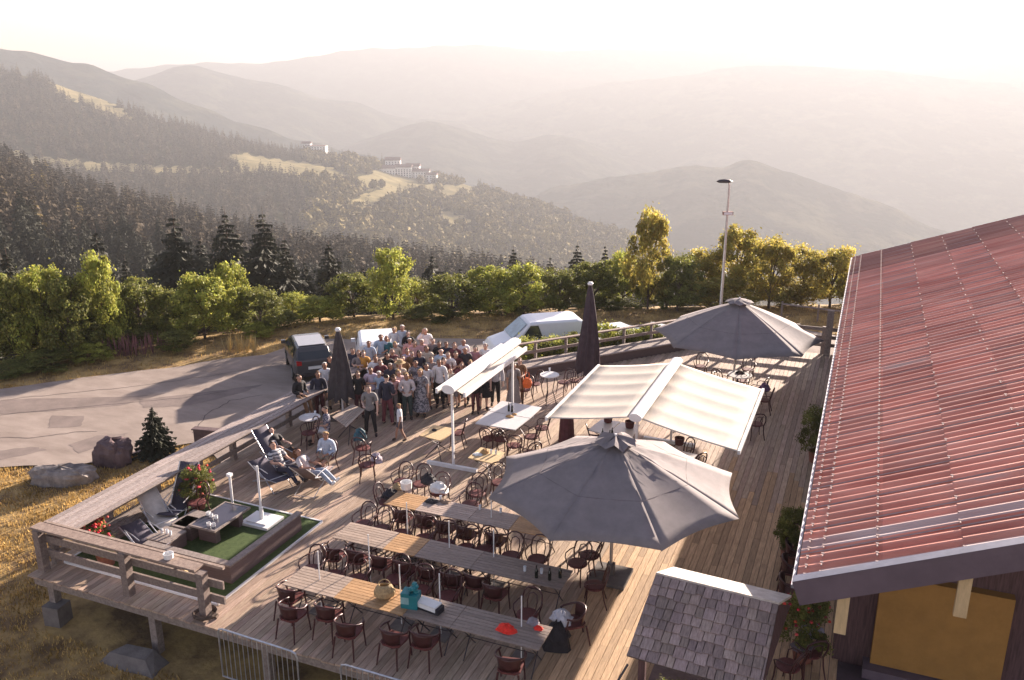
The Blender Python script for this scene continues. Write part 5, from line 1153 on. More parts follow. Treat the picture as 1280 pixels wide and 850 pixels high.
def car(name, p, az, L, W, Ht, paint, label, kind='suv', cat='car', grp='cars in the car park'):
    e = empty(name, (p[0],p[1],p[2]), -az, label, cat, grp); w = W/2; hl = L/2
    if kind == 'suv':
        st = [(-hl,sec(w*.88,.42,.85,w*.78,.98)),(-hl+.12,sec(w*.96,.30,.95,w*.80,Ht-.45)),(-hl+.45,sec(w,.25,1.0,w*.74,Ht-.04)),(-hl+1.3,sec(w,.25,1.0,w*.76,Ht)),(-hl+2.5,sec(w,.25,1.0,w*.74,Ht-.06)),(-hl+3.3,sec(w,.25,.98,w*.80,1.06)),(hl-.25,sec(w*.95,.28,.85,w*.78,.92)),(hl,sec(w*.85,.35,.68,w*.7,.74))]
        gl_ = [[(-hl+.10,Ht-.5,.74),(-hl+.40,Ht-.1,.68)]]; y0, y1, zs = -hl+.55, -hl+2.9, 1.02
    elif kind == 'van':
        st = [(-hl,sec(w*.93,.40,1.1,w*.86,Ht-.06)),(-hl+.25,sec(w,.28,1.15,w*.87,Ht)),(0,sec(w,.28,1.15,w*.87,Ht)),(hl-1.75,sec(w,.28,1.15,w*.85,Ht-.03)),(hl-.95,sec(w,.28,1.1,w*.86,1.18)),(hl-.2,sec(w*.93,.28,.9,w*.82,.96)),(hl,sec(w*.82,.35,.68,w*.72,.74))]
        y0, y1, zs = hl-2.3, hl-1.3, 1.17
    else:
        st = [(-hl,sec(w*.88,.38,.75,w*.76,.9)),(-hl+.3,sec(w*.98,.25,.9,w*.72,Ht-.18)),(-hl+1.0,sec(w,.22,.92,w*.72,Ht)),(-hl+2.0,sec(w,.22,.92,w*.70,Ht-.05)),(-hl+2.9,sec(w,.22,.9,w*.80,.98)),(hl-.2,sec(w*.94,.25,.78,w*.78,.84)),(hl,sec(w*.84,.32,.62,w*.7,.68))]
        y0, y1, zs = -hl+.5, -hl+2.5, .94
    loft(e, 'body', st, paint)
    zt = Ht-.13
    for s in (-1,1):   # side glass just proud of the tumblehome
        b = MB(); xa, xb = s*(w*.975+.004), s*(w*.80+.012) if kind != 'van' else s*(w*.885+.012)
        b.add([(xa,y0,zs+.03),(xa,y1,zs+.03),(xb,y1-.45,zt),(xb,y0+.2,zt)], [(0,1,2,3) if s > 0 else (3,2,1,0)]); b.build('side_window', glass, e)
    ya, yb, za, zb = {'suv':(-hl+3.25,-hl+2.58,1.10,Ht-.10),'van':(hl-.98,hl-1.68,1.22,Ht-.08),'car':(-hl+2.85,-hl+2.08,1.0,Ht-.09)}[kind]
    b = MB(); b.add([(-w*.80,ya+.03,za),(w*.80,ya+.03,za),(w*.70,yb+.05,zb),(-w*.70,yb+.05,zb)], [(0,1,2,3)]); b.build('windscreen', glass if kind != 'van' else mat('pale_glass',(.20,.28,.33),.08,.2,3,spec=.8), e)
    if kind == 'suv': b = MB(); b.add([(-w*.78,-hl+.07,1.02),(w*.78,-hl+.07,1.02),(w*.70,-hl+.36,Ht-.16),(-w*.70,-hl+.36,Ht-.16)], [(3,2,1,0)]); b.build('rear_window', glass, e)
    elif kind == 'car': b = MB(); b.add([(-w*.74,-hl+.12,.95),(w*.74,-hl+.12,.95),(w*.66,-hl+.42,Ht-.2),(-w*.66,-hl+.42,Ht-.2)], [(3,2,1,0)]); b.build('rear_window', glass, e)
    b = MB(); b.box(-.27,.27,-hl-.03,-hl-.005,.62 if kind != 'car' else .5,.74 if kind != 'car' else .62); b.build('number_plate', plate_m, e)
    for s in (-1,1):
        b = MB(); b.box(*sorted((s*w*.62,s*w*.86)),-hl-.035,-hl+.1,.82,.98); b.build('tail_light', redlight, e)
        b = MB(); b.box(*sorted((s*w*.50,s*w*.82)),hl-.16,hl+.012,.60,.72); b.build('headlight', gl, e)
        b = MB(); b.box(*sorted((s*w*1.0,s*(w+.18))),y1-.18,y1-.05,zs,zs+.14); b.build('mirror', paint, e)
        wheel(e, s*(w-.08), -hl+.75); wheel(e, s*(w-.08), hl-.8)
    b = MB(); b.box(-w*.9,w*.9,-hl-.05,-hl+.06,.32,.46); b.build('bumper', darkmetal, e)
    return e
z_ = LOT+.06
def roofpt(px, py, h): p = at(px, py, z_+h); return (p.x, p.y, z_)
SUV = car('parked_car', roofpt(384,417,1.6), math.radians(-43), 3.7, 1.68, 1.48, greycar, 'dark grey car with silver roof seen from behind, left of the charcoal parasol')
b = MB(); b.box(-.54,.54,-1.3,.15,1.465,1.49); o = b.build('roof_panel', mat('silver_roof',(.42,.42,.43),.3,.05,2,metal=.4)); o.parent = SUV
car('parked_van', roofpt(470,412,1.8), math.radians(-34), 3.9, 1.75, 1.8, whitecar, 'small white van behind the closed charcoal parasol', 'van', 'van')
car('parked_van', roofpt(666,397,1.9), math.radians(-126), 4.15, 1.9, 1.9, whitecar, 'white delivery van with a pale windscreen parked behind the awning', 'van', 'van')
car('parked_car', roofpt(762,402,1.45), math.radians(-45), 4.1, 1.75, 1.45, whitecar, 'white car left of two behind the hedge', 'car')
car('parked_car', roofpt(806,403,1.45), math.radians(-60), 4.1, 1.75, 1.45, whitecar, 'white car right of two behind the hedge, half covered by the far parasol', 'car')
# ------------------------------------------------------------------ people
def skin_body(J, E, R, root, sub=1):
    names = list(J); idx = {n: i for i, n in enumerate(names)}
    me = bpy.data.meshes.new('person'); me.from_pydata([tuple(J[n]) for n in names], [(idx[a], idx[b]) for a, b in E], [])
    o = bpy.data.objects.new('tmp', me); COL.objects.link(o)
    m = o.modifiers.new('k', 'SKIN'); m.use_smooth_shade = True; m.branch_smoothing = .4
    sv = me.skin_vertices[0].data
    for n in names: r = R[n]; sv[idx[n]].radius = (r, r) if not isinstance(r, tuple) else r
    for v in sv: v.use_root = False
    sv[idx[root]].use_root = True
    s = o.modifiers.new('s', 'SUBSURF'); s.levels = sub; s.render_levels = sub
    dg = bpy.context.evaluated_depsgraph_get(); dg.update()
    out = bpy.data.meshes.new_from_object(o.evaluated_get(dg)); bpy.data.objects.remove(o); out.name = 'person'
    return out
def make_pose(kind, seed=0):
    r = random.Random(seed); J = {}; R = {}; E = []
    def j(n, p, rad, par=None): J[n] = Vector(p); R[n] = rad; (E.append((par, n)) if par else None)
    sit = kind in ('sit','recline','perch'); 
    lean = {'recline': -.55, 'bend': .35}.get(kind, 0.0); hz = {'sit': .50, 'recline': .42, 'perch': .98}.get(kind, .95)
    def T(x, y, z):   # torso frame above the pelvis
        return (x, y*math.cos(lean)+(z)*math.sin(lean), hz+z*math.cos(lean)-y*math.sin(lean))
    j('pelvis', (0,0,hz), .125); j('waist', T(0,.005,.14), .112, 'pelvis'); j('chest', T(0,.01,.34), .130, 'waist'); j('collar', T(0,0,.47), .085, 'chest')
    j('neck', T(0,.0,.545), .052, 'collar'); j('jaw', T(0,.03,.615), .086, 'neck'); j('head', T(0,.012,.70), .128, 'jaw'); j('crown', T(0,.0,.765), .100, 'head')
    j('nose', T(0,.140,.665), .016, 'head')
    for s, n in ((-1,'L'),(1,'R')):
        j('hip'+n, (s*.085,0,hz-.04), .10, 'pelvis')
        if kind == 'sit': kn, an, to = (s*.11,.44,hz+.0), (s*.12,.46,.09), (s*.13,.62,.04)
        elif kind == 'recline': kn, an, to = (s*.11,.46,hz+.10), (s*.12,.84,.20), (s*.14,.94,.32)
        elif kind == 'perch': kn, an, to = (s*.10,.36,hz-.12), (s*.10,.50,hz-.55), (s*.11,.62,hz-.60)
        elif kind == 'walk': kn, an, to = (s*.085,.10*s+.05,.50), (s*.085,.22*s-.02,.09), (s*.085,.22*s+.14,.04)
        elif kind == 'wide': kn, an, to = (s*.13,.03,.50), (s*.16,-.01,.09), (s*.20,.14,.035)
        else: kn, an, to = (s*.10,.02,.50), (s*.105,-.02,.09), (s*.13,.15,.035)
        j('knee'+n, kn, .062, 'hip'+n); j('ankle'+n, an, .042, 'knee'+n); j('toe'+n, to, .036, 'ankle'+n)
        j('sh'+n, T(s*.175,0,.455), .062, 'collar')
        if kind in ('hold','sit','perch') or (kind == 'wide' and s > 0): el, wr, dn = T(s*.24,-.01,.19), T(s*.14,.24,.17), (-.35*s,.85,.0)
        elif kind == 'cross': el, wr, dn = T(s*.24,.02,.20), T(-s*.02,.21,.24), (-s*.95,.1,.05)
        elif kind == 'recline': el, wr, dn = T(s*.25,.05,.20), T(s*.18,.27,.12), (0,.9,-.1)
        elif kind == 'raise' and s > 0: el, wr, dn = T(.27,.10,.42), T(.15,.22,.66), (-.3,.2,.9)
        elif kind == 'phone': el, wr, dn = T(s*.23,.05,.22), T(s*.09,.27,.40), (-.2*s,.3,.9)
        else: el, wr, dn = T(s*.235,-.03,.17), T(s*.25,.05,-.07), (.02*s,.15,-.95)
        j('el'+n, el, .046, 'sh'+n); j('wr'+n, wr, .029, 'el'+n)
        d = Vector(dn).normalized(); w = Vector(wr); side = d.cross(Vector((0,1,0)) if abs(d.y) < .7 else Vector((0,0,1))).normalized(); palmn = d.cross(side)
        j('palm'+n, w+d*.075, .032, 'wr'+n)
        for k in range(4):
            L = (.075,.085,.08,.062)[k]; q = w+d*.105+side*(.027*(1.5-k)*.75); c = palmn*(.016)
            j('f%d%sa' % (k,n), q+d*L*.4, .0095, 'palm'+n); j('f%d%sb' % (k,n), q+d*L*.9+c, .0085, 'f%d%sa' % (k,n))
        j('t%sa' % n, w+d*.055+side*.048, .011, 'palm'+n); j('t%sb' % n, w+d*.09+side*.062, .009, 't%sa' % n)
    me = skin_body(J, E, R, 'pelvis'); n = len(me.vertices); co = np.zeros(n*3); me.vertices.foreach_get('co', co); co = co.reshape(-1,3)
    seg = []; lab = []
    for a, b in E:
        seg.append((np.array(J[a]), np.array(J[b]), R[a], R[b])); lab.append(b)
    best = np.full(n, 1e9); wl = np.zeros(n, int); wt = np.zeros(n)
    for i, (a, b, ra, rb) in enumerate(seg):
        ab = b-a; t = np.clip(((co-a)@ab)/(ab@ab), 0, 1); d = np.linalg.norm(co-(a+t[:,None]*ab), axis=1)-(ra+(rb-ra)*t)
        m = d < best; best[m] = d[m]; wl[m] = i; wt[m] = t[m]
    names = np.array(lab)[wl]
    me.materials.append(skin_m); me.shade_smooth()
    return dict(me=me, J=J, names=names, wt=wt, co=co, hz=hz, T=T, lean=lean)
def shell(P, name, test, off):
    """clothing: the faces of the body inside a region, pushed outwards"""
    me = P['me']; nv = len(P['co']); nor = np.zeros(nv*3); me.vertices.foreach_get('normal', nor); nor = nor.reshape(-1,3)
    ok = np.array([test(P['names'][i], P['wt'][i], P['co'][i]) for i in range(nv)]); fs = []; used = {}
    for p in me.polygons:
        if all(ok[v] for v in p.vertices): fs.append([used.setdefault(v, len(used)) for v in p.vertices])
    if not fs: return None
    V = [tuple(P['co'][v]+nor[v]*(off(P['co'][v]) if callable(off) else off)) for v in used]
    m = mesh_np(name, V, fs, None, None); m.shade_smooth(); return m
UP = {'waist','chest','collar'}
def c_shirt(n, t, c): return n in UP or n[:2] == 'sh' or (n == 'neck' and t < .25) or (n[:2] == 'el' and t < .8) or n[:3] == 'hip' or n == 'pelvis'
def c_long(n, t, c): return c_shirt(n, t, c) or n[:2] == 'el' or (n[:2] == 'wr' and t < .92)
def c_trous(n, t, c): return n[:3] == 'hip' or n[:4] == 'knee' or (n[:5] == 'ankle' and t < .95) or (n == 'waist' and t < .35)
def c_short(n, t, c): return n[:3] == 'hip' or (n[:4] == 'knee' and t < .85) or (n == 'waist' and t < .35)
def c_shoe(n, t, c): return n[:3] == 'toe' or (n[:5] == 'ankle' and t > .93)
LIB = {}
def lib(pose):
    if pose in LIB: return LIB[pose]
    P = make_pose(pose); T = P['T']; hc = Vector(T(0,.012,.70)); h0 = np.array(hc)
    up = (Vector(T(0,0,1))-Vector(T(0,0,0))); fw = (Vector(T(0,1,0))-Vector(T(0,0,0)))
    hoff = lambda c: .016+.20*max(0, min(.12, (Vector(c)-hc).dot(up)))
    def hairf(lo):
        def f(n, t, c):
            if n not in ('head','crown','jaw') and not (n == 'nose' and t < .85): return False
            d = Vector(c)-hc; y = d.dot(fw); z = d.dot(up); return z > .020-.25*max(0,-y) or (y < .035 and z > lo)
        return f
    P['shirt'] = shell(P, 'shirt', c_shirt, .022); P['long'] = shell(P, 'shirt', c_long, .024); P['trousers'] = shell(P, 'trousers', c_trous, .014)
    P['shorts'] = shell(P, 'shorts', c_short, .018); P['shoes'] = shell(P, 'shoes', c_shoe, .010)
    P['hair_short'] = shell(P, 'hair', hairf(-.06), hoff); 
    P['hair_bald'] = shell(P, 'hair', lambda n, t, c: n in ('head','jaw') and (Vector(c)-hc).dot(fw) < -.02 and -.06 < (Vector(c)-hc).dot(up) < .04, .014)
    # long hair: cap + back fall in one mesh
    hs = shell(P, 'hair', hairf(-.08), hoff); b = MB(); b.v = [tuple(v.co) for v in hs.vertices]; b.f = [tuple(p.vertices) for p in hs.polygons]; b.m = [0]*len(b.f); b.c = [(1,1,1)]*len(b.f)
    b.tube([T(0,-.055,.76),T(0,-.085,.68),T(0,-.095,.58),T(0,-.115,.47),T(0,-.12,.38)], [.05,.085,.08,.065,.02], 10); P['hair_long'] = mesh_np('hair', b.v, b.f, None, None); P['hair_long'].shade_smooth()
    bodyv = P['co'][np.isin(P['names'], ['head','jaw','crown'])]
    def surf(x, z, side=False):
        q = np.array(T(x, 0, z)); rel = bodyv-q; u_, f_ = np.array(up), np.array(fw); yy = rel@f_; zz = rel@u_; xx = rel[:,0]
        if side: m = (np.abs(zz) < .03) & (np.abs(yy) < .03); return (bodyv[m][:,0].max() if m.any() else .08)
        m = (np.hypot(xx, zz) < .03) & (yy > 0); return float(yy[m].max()) if m.any() else .1
    for s in (-1,1): b = MB(); q = T(s*.034,surf(s*.034,.695)-.004,.695); b.lathe(q, [(.0,-.010),(.013,-.004),(.013,.004),(0,.010)], 8); P['eye%d' % s] = mesh_np('eye', b.v, b.f, None, None)
    b = MB(); ym = surf(0,.625); b.beam(T(-.026,ym-.006,.625), T(.026,ym-.006,.625), .014, .011); P['mouth'] = mesh_np('mouth', b.v, b.f, None, None)
    xs_ = surf(0,.68,True)
    for s in (-1,1): b = MB(); b.beam(T(s*(xs_+.004),.0,.655), T(s*(xs_+.010),-.01,.70), .028, .018); P['ear%d' % s] = mesh_np('ear', b.v, b.f, None, None)
    for s, nm in ((.0,'dress_long'),(.0,'skirt')):
        b = MB(); z1 = P['hz']+(.16 if nm == 'dress_long' else .10); z0 = .22 if nm == 'dress_long' else .50; vs = []; n = 20; K = 7
        for i in range(K+1):
            t = i/K; R_ = .135+.13*t+.02*math.sin(PI*min(1,t*2.5))
            for k in range(n): a = 2*PI*k/n; q = R_*(1+.07*t*math.sin(a*6)); vs.append((q*math.cos(a)*1.1, q*math.sin(a)*.9, lerp(z1,z0,t)))
        b.add(vs, [(i*n+k,(i+1)*n+k,(i+1)*n+(k+1) % n,i*n+(k+1) % n) for i in range(K) for k in range(n)]); P[nm] = mesh_np(nm, b.v, b.f, None, None); P[nm].shade_smooth()
    LIB[pose] = P; return P
CM = {}
def cmat(c):
    k = tuple(round(x,3) for x in c)
    if k not in CM: CM[k] = mat('cloth_%d' % len(CM), k, .8, .15, 14, bump=.3, bscale=40)
    return CM[k]
HAIR = {'d': (.025,.016,.012), 'b': (.07,.035,.018), 'l': (.28,.18,.08), 'w': (.62,.60,.58), 'g': (.28,.26,.25), 'r': (.12,.045,.02)}
EYE = mat('eye_dark', (.02,.015,.012), .3); MTH = mat('lips', (.30,.10,.09), .6)
SKINV = [skin_m, mat('skin_tan', (.38,.21,.145), .55, .06, 10), mat('skin_pale', (.58,.38,.30), .55, .06, 10)]
def person(loc, rz, pose, hair, top, bottom, label, h=1.74, style='sleeve', low='trousers', shoes=(.06,.045,.04), group=None, pat=None):
    P = lib(pose); s = h/1.79
    o = bpy.data.objects.new('person', P['me']); COL.objects.link(o); o.location = loc; o.rotation_euler.z = rz; o.scale = (s*random.uniform(.95,1.08),s*random.uniform(.97,1.08),s)
    tag(o, label, 'person', group); sk = random.choice(SKINV)
    o.material_slots[0].link = 'OBJECT'; o.material_slots[0].material = sk
    def ch(me, m, name):
        if me is None: return
        if not me.materials: me.materials.append(m)
        c = bpy.data.objects.new(name, me); COL.objects.link(c); c.parent = o; c.material_slots[0].link = 'OBJECT'; c.material_slots[0].material = m
    tm = pat or cmat(top)
    ch(P['long' if style == 'long' else 'shirt'], tm, 'shirt')
    if low == 'trousers': ch(P['trousers'], cmat(bottom), 'trousers')
    elif low == 'shorts': ch(P['shorts'], cmat(bottom), 'shorts')
    elif low == 'skirt': ch(P['skirt'], cmat(bottom), 'skirt')
    elif low == 'dress': ch(P['dress_long'], pat or cmat(bottom), 'dress')
    ch(P['shoes'], cmat(shoes), 'shoes')
    style_h, col = hair[0], HAIR[hair[1]]
    ch(P[{'s':'hair_short','l':'hair_long','x':'hair_bald'}[style_h]], cmat(col), 'hair')
    ch(P['eye-1'], EYE, 'eye'); ch(P['eye1'], EYE, 'eye'); ch(P['mouth'], MTH, 'mouth'); ch(P['ear-1'], sk, 'ear'); ch(P['ear1'], sk, 'ear')
    return o
WH=(.66,.66,.68); NV=(.035,.035,.055); BK=(.022,.02,.022); LB=(.36,.44,.55); PK=(.55,.34,.34); GY=(.23,.20,.20); BE=(.42,.33,.24); TL=(.03,.13,.16); OR=(.55,.27,.06); LV=(.48,.42,.52); BR=(.20,.11,.06); DR=(.10,.035,.04); CR=(.55,.47,.38); MR=(.16,.05,.06)
CGp = 'guests gathered in the crowd on the terrace'
dotm = mat('flower_print', (.05,.05,.09), .8, col2=(.42,.38,.40), scale=22, contrast=(.5,.56)); strm = mat('striped_cloth', (.04,.045,.07), .8, col2=(.5,.48,.48), scale=5, stretch=(.2,.2,7), contrast=(.48,.52)); patm = mat('patterned_dress', (.09,.09,.11), .8, col2=(.34,.33,.36), scale=16, contrast=(.46,.54))
# head position in the photo, height, pose, hair, top, bottom, garments, label
PEOPLE = [
 (397,466,1.66,'stand','lb',NV,DR,'long','trousers','woman in dark jacket and red trousers, left of the white haired man'),
 (405.5,454,1.76,'hold','sw',WH,BE,'long','trousers','white haired man in white shirt and beige trousers left of the charcoal parasol'),
 (412,446,1.74,'stand','sd',BK,BK,'long','trousers','man in black with sunglasses behind the white haired man'),
 (441,436,1.74,'stand','sd',NV,NV,'long','trousers','dark suited man at the left end of the back rows'),
 (448,440,1.64,'cross','lr',GY,BK,'sleeve','trousers','woman in grey next to the orange cardigan, left back'),
 (454,440,1.64,'hold','lb',OR,BK,'long','skirt','woman in the orange cardigan, the only orange top'),
 (461,427,1.76,'stand','sb',LB,GY,'sleeve','trousers','man in blue and white shirt behind the orange cardigan'),
 (476,419,1.80,'hold','sb',LB,NV,'sleeve','trousers','man in a light blue shirt standing tall at the left back'),
 (483,422,1.70,'stand','lr',TL,BK,'sleeve','trousers','long haired woman in a teal top beside the light blue shirt'),
 (492.5,410,1.72,'stand','ll',WH,WH,'sleeve','skirt','blonde woman in white in the last row'),
 (503,407,1.84,'stand','sw',(.45,.48,.55),GY,'long','trousers','tall white haired man in pale blue in the last row'),
 (510,415,1.68,'cross','ld',BK,BK,'long','trousers','long dark haired woman in black near the back row'),
 (512,424,1.66,'stand','sw',PK,GY,'long','trousers','white haired person in pink below the long dark haired woman'),
 (518,428,1.66,'hold','lb',PK,BK,'sleeve','trousers','woman in a pink top right of the white haired person in pink'),
 (494,429,1.64,'stand','ll',CR,GY,'sleeve','trousers','blond person in cream in the middle left of the crowd'),
 (490,438,1.66,'stand','sr',MR,BK,'sleeve','trousers','red haired person in maroon in the middle left of the crowd'),
 (484,443,1.62,'hold','ld',BK,BK,'long','trousers','dark haired woman in black in the middle left of the crowd'),
 (469,446,1.72,'hold','sd',WH,GY,'long','trousers','dark haired man in white shirt behind the lavender shirt'),
 (475,451,1.60,'cross','lb',MR,BK,'sleeve','trousers','small brown haired woman in maroon behind the grey haired lady'),
 (488,455,1.74,'stand','sg',NV,NV,'long','trousers','man with short grey hair in navy in the left middle'),
 (500,454,1.68,'hold','sl',CR,BE,'sleeve','trousers','person in a straw hat and cream shirt in the middle'),
 (463,460,1.74,'cross','sd',LV,BK,'sleeve','trousers','dark haired man in a lavender shirt'),
 (474,465,1.62,'stand','sw',LB,GY,'sleeve','skirt','white haired lady behind the broad dark suit'),
 (482.5,470,1.80,'wide','sd',NV,MR,'long','trousers','broad man in a dark jacket and wine red trousers turned away'),
 (490,467,1.64,'bend','lb',PK,GY,'sleeve','trousers','woman in dusty pink bending beside the broad dark jacket'),
 (498,464,1.66,'hold','ll',(.62,.45,.46),BK,'sleeve','skirt','blonde woman in a rose top in the front middle'),
 (508,468,1.68,'hold','ll',(.58,.53,.53),(.04,.06,.06),'long','trousers','older woman in pale blouse and dark green trousers, front row'),
 (447,466,1.68,'stand','lb',BK,DR,'sleeve','trousers','woman in black half hidden right of the charcoal parasol'),
 (461,483,1.76,'wide','sb',(.20,.19,.19),BK,'sleeve','trousers','stout man in a grey T shirt standing in front by the plank table'),
 (503,446,1.70,'stand','sb',BR,BK,'long','trousers','man in a brown jacket in the middle of the crowd'),
 (531,411,1.86,'raise','sg',WH,NV,'long','trousers','tall man in a white shirt raising his arm in the last row'),
 (527,425,1.72,'stand','sw',PK,GY,'sleeve','trousers','white haired man in pink below the tall raising man'),
 (524,440,1.68,'stand','ld',NV,NV,'sleeve','dress','woman with long dark hair in a navy dress in the middle'),
 (549,428,1.68,'cross','ld',BK,BK,'sleeve','trousers','dark haired woman in black at the right back'),
 (551,437,1.76,'stand','xg',LB,NV,'sleeve','trousers','bald man in a pale blue shirt right of centre'),
 (560,441,1.76,'hold','sb',WH,BK,'sleeve','trousers','brown haired man in a bright white shirt right of centre'),
 (549,450,1.82,'stand','sd',WH,BK,'long','trousers','tall dark haired man in white shirt and black trousers in the front row'),
 (555,449,1.66,'hold','lb',DR,BK,'sleeve','trousers','woman in dark red half behind the tall front row man'),
 (568,430,1.66,'stand','lr',MR,GY,'sleeve','trousers','auburn woman in maroon at the right back'),
 (569.5,441,1.64,'cross','ld',DR,BK,'sleeve','trousers','dark haired woman in dark red right of the bright white shirt'),
 (579,425,1.78,'stand','xg',WH,NV,'long','trousers','bald man in white behind the dark suit'),
 (581,435,1.78,'wide','xb',(.03,.03,.04),BK,'long','trousers','man in an open dark suit over a white shirt at the right'),
 (594,434,1.66,'stand','ld',(.42,.22,.24),BK,'long','trousers','dark haired woman in an old rose cardigan at the right'),
 (607,430,1.80,'stand','sg',WH,NV,'sleeve','trousers','man in white with navy tie at the right of the back row'),
 (532.5,456,1.70,'hold','ld',WH,BE,'sleeve','shorts','woman in a white top and beige shorts left of the tall front row man'),
 (525,463,1.72,'stand','ll',BK,(.1,.1,.12),'sleeve','dress','blonde woman in a long grey patterned dress in the front row'),
 (539,447,1.66,'stand','sb',GY,BK,'sleeve','trousers','man in grey behind the beige shorts woman'),
 (515,440,1.66,'stand','sb',BR,NV,'sleeve','trousers','brown haired man in brown in the dense middle'),
 (577,455,1.62,'hold','lr',MR,BK,'sleeve','skirt','auburn woman in wine red in front at the awning'),
 (588,452,1.64,'stand','ll',BR,BK,'long','trousers','blonde woman in brown next to the awning housing'),
 (563,462,1.40,'stand','sb',CR,GY,'sleeve','shorts','small boy in cream in the front row beside the awning'),
 (568,473,1.15,'stand','sl',WH,GY,'sleeve','shorts','small child in white at the foot of the crowd by the awning'),
 (619,449,1.78,'stand','sd',(.5,.48,.52),BK,'long','trousers','man in black trousers whose head is behind the white awning'),
 (604,456,1.70,'stand','lb',BK,BK,'sleeve','skirt','woman in a black skirt seen below the white awning'),
 (594,468,1.50,'bend','ld',BK,DR,'long','trousers','person crouching in black below the white awning'),
 (642,455,1.68,'stand','ld',GY,GY,'sleeve','dress','woman in a grey dress right of the white awning'),
 (649.5,449,1.70,'hold','lr',BR,BR,'sleeve','trousers','woman in brown carrying an orange bag'),
 (533,434,1.66,'stand','lb',CR,NV,'sleeve','trousers','woman in cream below the tall raising man, right side'),
 (541,424,1.70,'stand','sd',GY,BK,'long','trousers','dark haired man in grey left of the dark haired woman in black'),
 (427,452,1.74,'stand','sb',GY,BK,'long','trousers','man in dark grey hidden behind the charcoal parasol'),
 (519,452,1.68,'hold','sb',DR,BK,'sleeve','trousers','man in dark red between straw hat and patterned dress'),
 (509,437,1.66,'cross','lb',LV,BK,'sleeve','trousers','woman in lilac in the dense middle of the crowd'),
 (558,428,1.70,'stand','sb',NV,BK,'long','trousers','man in navy right of the dark haired woman at the back'),
 (495,448,1.64,'stand','sd',GY,BK,'sleeve','trousers','young man in grey behind the straw hat'),
]
PEOPLE.sort(key=lambda q: -q[1])
for (px,py,h,pose,hair,top,bot,st,low,lab) in PEOPLE:
    q = at(px, py, h-.11); aim = math.atan2(-q.y, -q.x)-PI/2+random.uniform(-.35,.35)
    if 'turned away' in lab: aim += 2.4
    pat = patm if 'patterned dress' in lab else None
    f = person((q.x,q.y,0), aim, pose, hair, top, bot, lab, h, st, low, group=CGp, pat=pat)
    if 'in a straw hat' in lab:
        s_ = h/1.79; b = MB(); b.lathe((q.x,q.y,s_*1.69), [(.19,0),(.185,.012),(.11,.02),(.105,.10),(.05,.125),(0,.13)], 16); tag(b.build('straw_hat', straw), 'pale straw hat worn in the middle of the crowd', 'hat')
    if 'orange bag' in lab:
        b = MB(); b.lathe((0,0,0), [(.02,0),(.14,.03),(.17,.18),(.11,.33),(.06,.36)], 10); b.tube([(.07,0,.33),(.06,0,.55),(-.06,0,.55),(-.07,0,.33)], .015, 5); o = b.build('orange_bag', orange_c, loc=(q.x+.32,q.y-.08,.62)); tag(o, 'bright orange shoulder bag carried at the right of the crowd', 'bag')
    if 'navy tie' in lab:
        pass
# the running child
q = at(499,506,1.2); f = person((q.x,q.y,0), math.radians(-60)+PI, 'walk', 'sl', WH, (.12,.10,.11), 'child in white T shirt and dark shorts walking alone in front of the crowd', 1.30, 'sleeve', 'shorts')
# woman perched on the ledge
q = at(378,470,1.66); person((-16.28,q.y-.1,.10), -PI/2-.3, 'perch', 'ld', BK, BR, 'long haired woman in dark cardigan and brown trousers perched on the ledge rail', 1.66, 'long', 'trousers')
# woman at the small round table
q = at(407,508,1.2); person((q.x,q.y,0), 2.2, 'sit', 'sd', NV, WH, 'woman in a dark flowered blouse sitting at the small round table', 1.7, 'sleeve', 'shorts', pat=dotm)
q = at(408,572,.45); person((q.x,q.y+.05,-.02), PI+.05, 'sit', 'sl', (.42,.47,.56), BE, 'fair haired man in a pale blue shirt sitting forward on a chair with papers', 1.78, 'long', 'shorts', shoes=(.7,.7,.7))
q = at(352,584,.4); person((q.x,q.y,-.02), -1.85, 'recline', 'sb', (.2,.2,.25), NV, 'man in a striped shirt reclining in the dark deckchair', 1.76, 'sleeve', 'trousers', pat=strm)
q = at(343,563,.5); person((q.x,q.y+.25,.0), -1.7, 'recline', 'sd', BK, BR, 'dark haired person sitting behind the striped man in the deckchairs', 1.7, 'sleeve', 'trousers')
q = at(386,590,.4); person((q.x,q.y,0), -1.5, 'recline', 'lr', (.5,.45,.45), (.3,.34,.42), 'auburn haired woman in a pale top reclining with her back to the viewer', 1.7, 'sleeve', 'trousers', shoes=(.7,.7,.7))
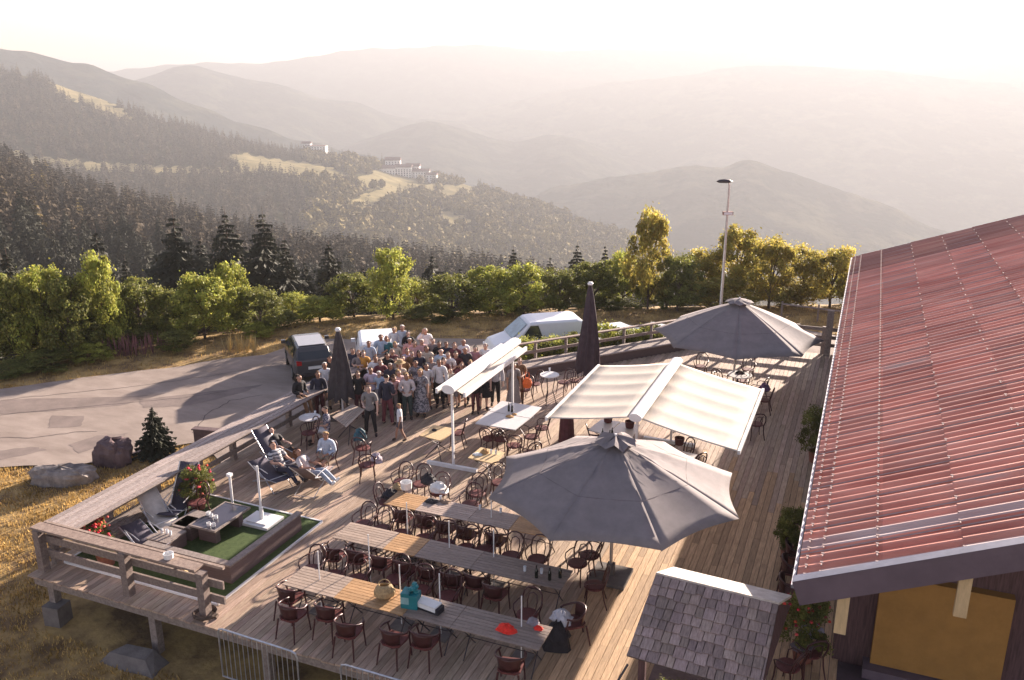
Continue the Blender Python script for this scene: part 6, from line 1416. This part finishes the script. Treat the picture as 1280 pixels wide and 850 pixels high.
# ------------------------------------------------------------------ camera, light, air
cam = bpy.data.cameras.new('camera'); co = bpy.data.objects.new('camera', cam); COL.objects.link(co)
cam.sensor_width = 36; cam.lens = 36*F/1280; cam.clip_end = 60000; cam.clip_start = .1
co.location = (0,0,H); co.rotation_euler = (PI/2-PT, 0, YAW); S.camera = co
EL = math.radians(14.4); AZ = math.radians(13.8)
sd = Vector((math.sin(AZ)*math.cos(EL), math.cos(AZ)*math.cos(EL), math.sin(EL)))
su = bpy.data.lights.new('sun', 'SUN'); su.energy = 5.0; su.angle = math.radians(.6); su.color = (1,.85,.72)
so = bpy.data.objects.new('sun', su); COL.objects.link(so); so.rotation_euler = sd.to_track_quat('Z','Y').to_euler(); so.location = (0,0,60)
w = bpy.data.worlds.new('World'); S.world = w; w.use_nodes = True; nt = w.node_tree
bg = nt.nodes['Background']; sk = nt.nodes.new('ShaderNodeTexSky'); sk.sky_type = 'NISHITA'; sk.sun_disc = False
sk.sun_elevation = EL; sk.sun_rotation = AZ; sk.altitude = 1200; sk.dust_density = 1.3; sk.air_density = 1.0; sk.ozone_density = .6
mx = nt.nodes.new('ShaderNodeMix'); mx.data_type = 'RGBA'; mx.blend_type = 'MULTIPLY'; mx.inputs[0].default_value = 1; mx.inputs[7].default_value = (1.0,.745,.70,1)
nt.links.new(sk.outputs[0], mx.inputs[6]); nt.links.new(mx.outputs[2], bg.inputs[0]); bg.inputs[1].default_value = .078
HZT = max(max(v[2] for v in o.bound_box) for o in COL.objects if o.get('kind') == 'structure')+6
# haze: closed box of air round the whole scene
b = MB(); b.box(-11000,8000,-4000,11000,-1101,HZT)
hm = bpy.data.materials.new('haze_air'); hm.use_nodes = True; nt = hm.node_tree; nt.nodes.remove(nt.nodes['Principled BSDF'])
pv = nt.nodes.new('ShaderNodeVolumePrincipled'); pv.inputs['Density'].default_value = 2.7e-4; pv.inputs['Color'].default_value = (.435,.45,.48,1); pv.inputs['Anisotropy'].default_value = .22
nt.links.new(pv.outputs[0], nt.nodes['Material Output'].inputs['Volume'])
o = b.build('haze', hm, attr=False); tag(o, 'pale haze filling the valley air', kind='stuff')
S.view_settings.view_transform = 'Standard'; S.view_settings.look = 'None'; S.view_settings.gamma = 1; S.view_settings.use_curve_mapping = False
S.view_settings.exposure = 2.22
c = S.cycles; c.max_bounces = 6; c.diffuse_bounces = 3; c.glossy_bounces = 2; c.transmission_bounces = 4; c.volume_bounces = 1; c.transparent_max_bounces = 8
c.use_denoising = True; c.sample_clamp_indirect = 6; c.use_adaptive_sampling = True
try: c.denoiser = 'OPENIMAGEDENOISE'
except Exception: pass
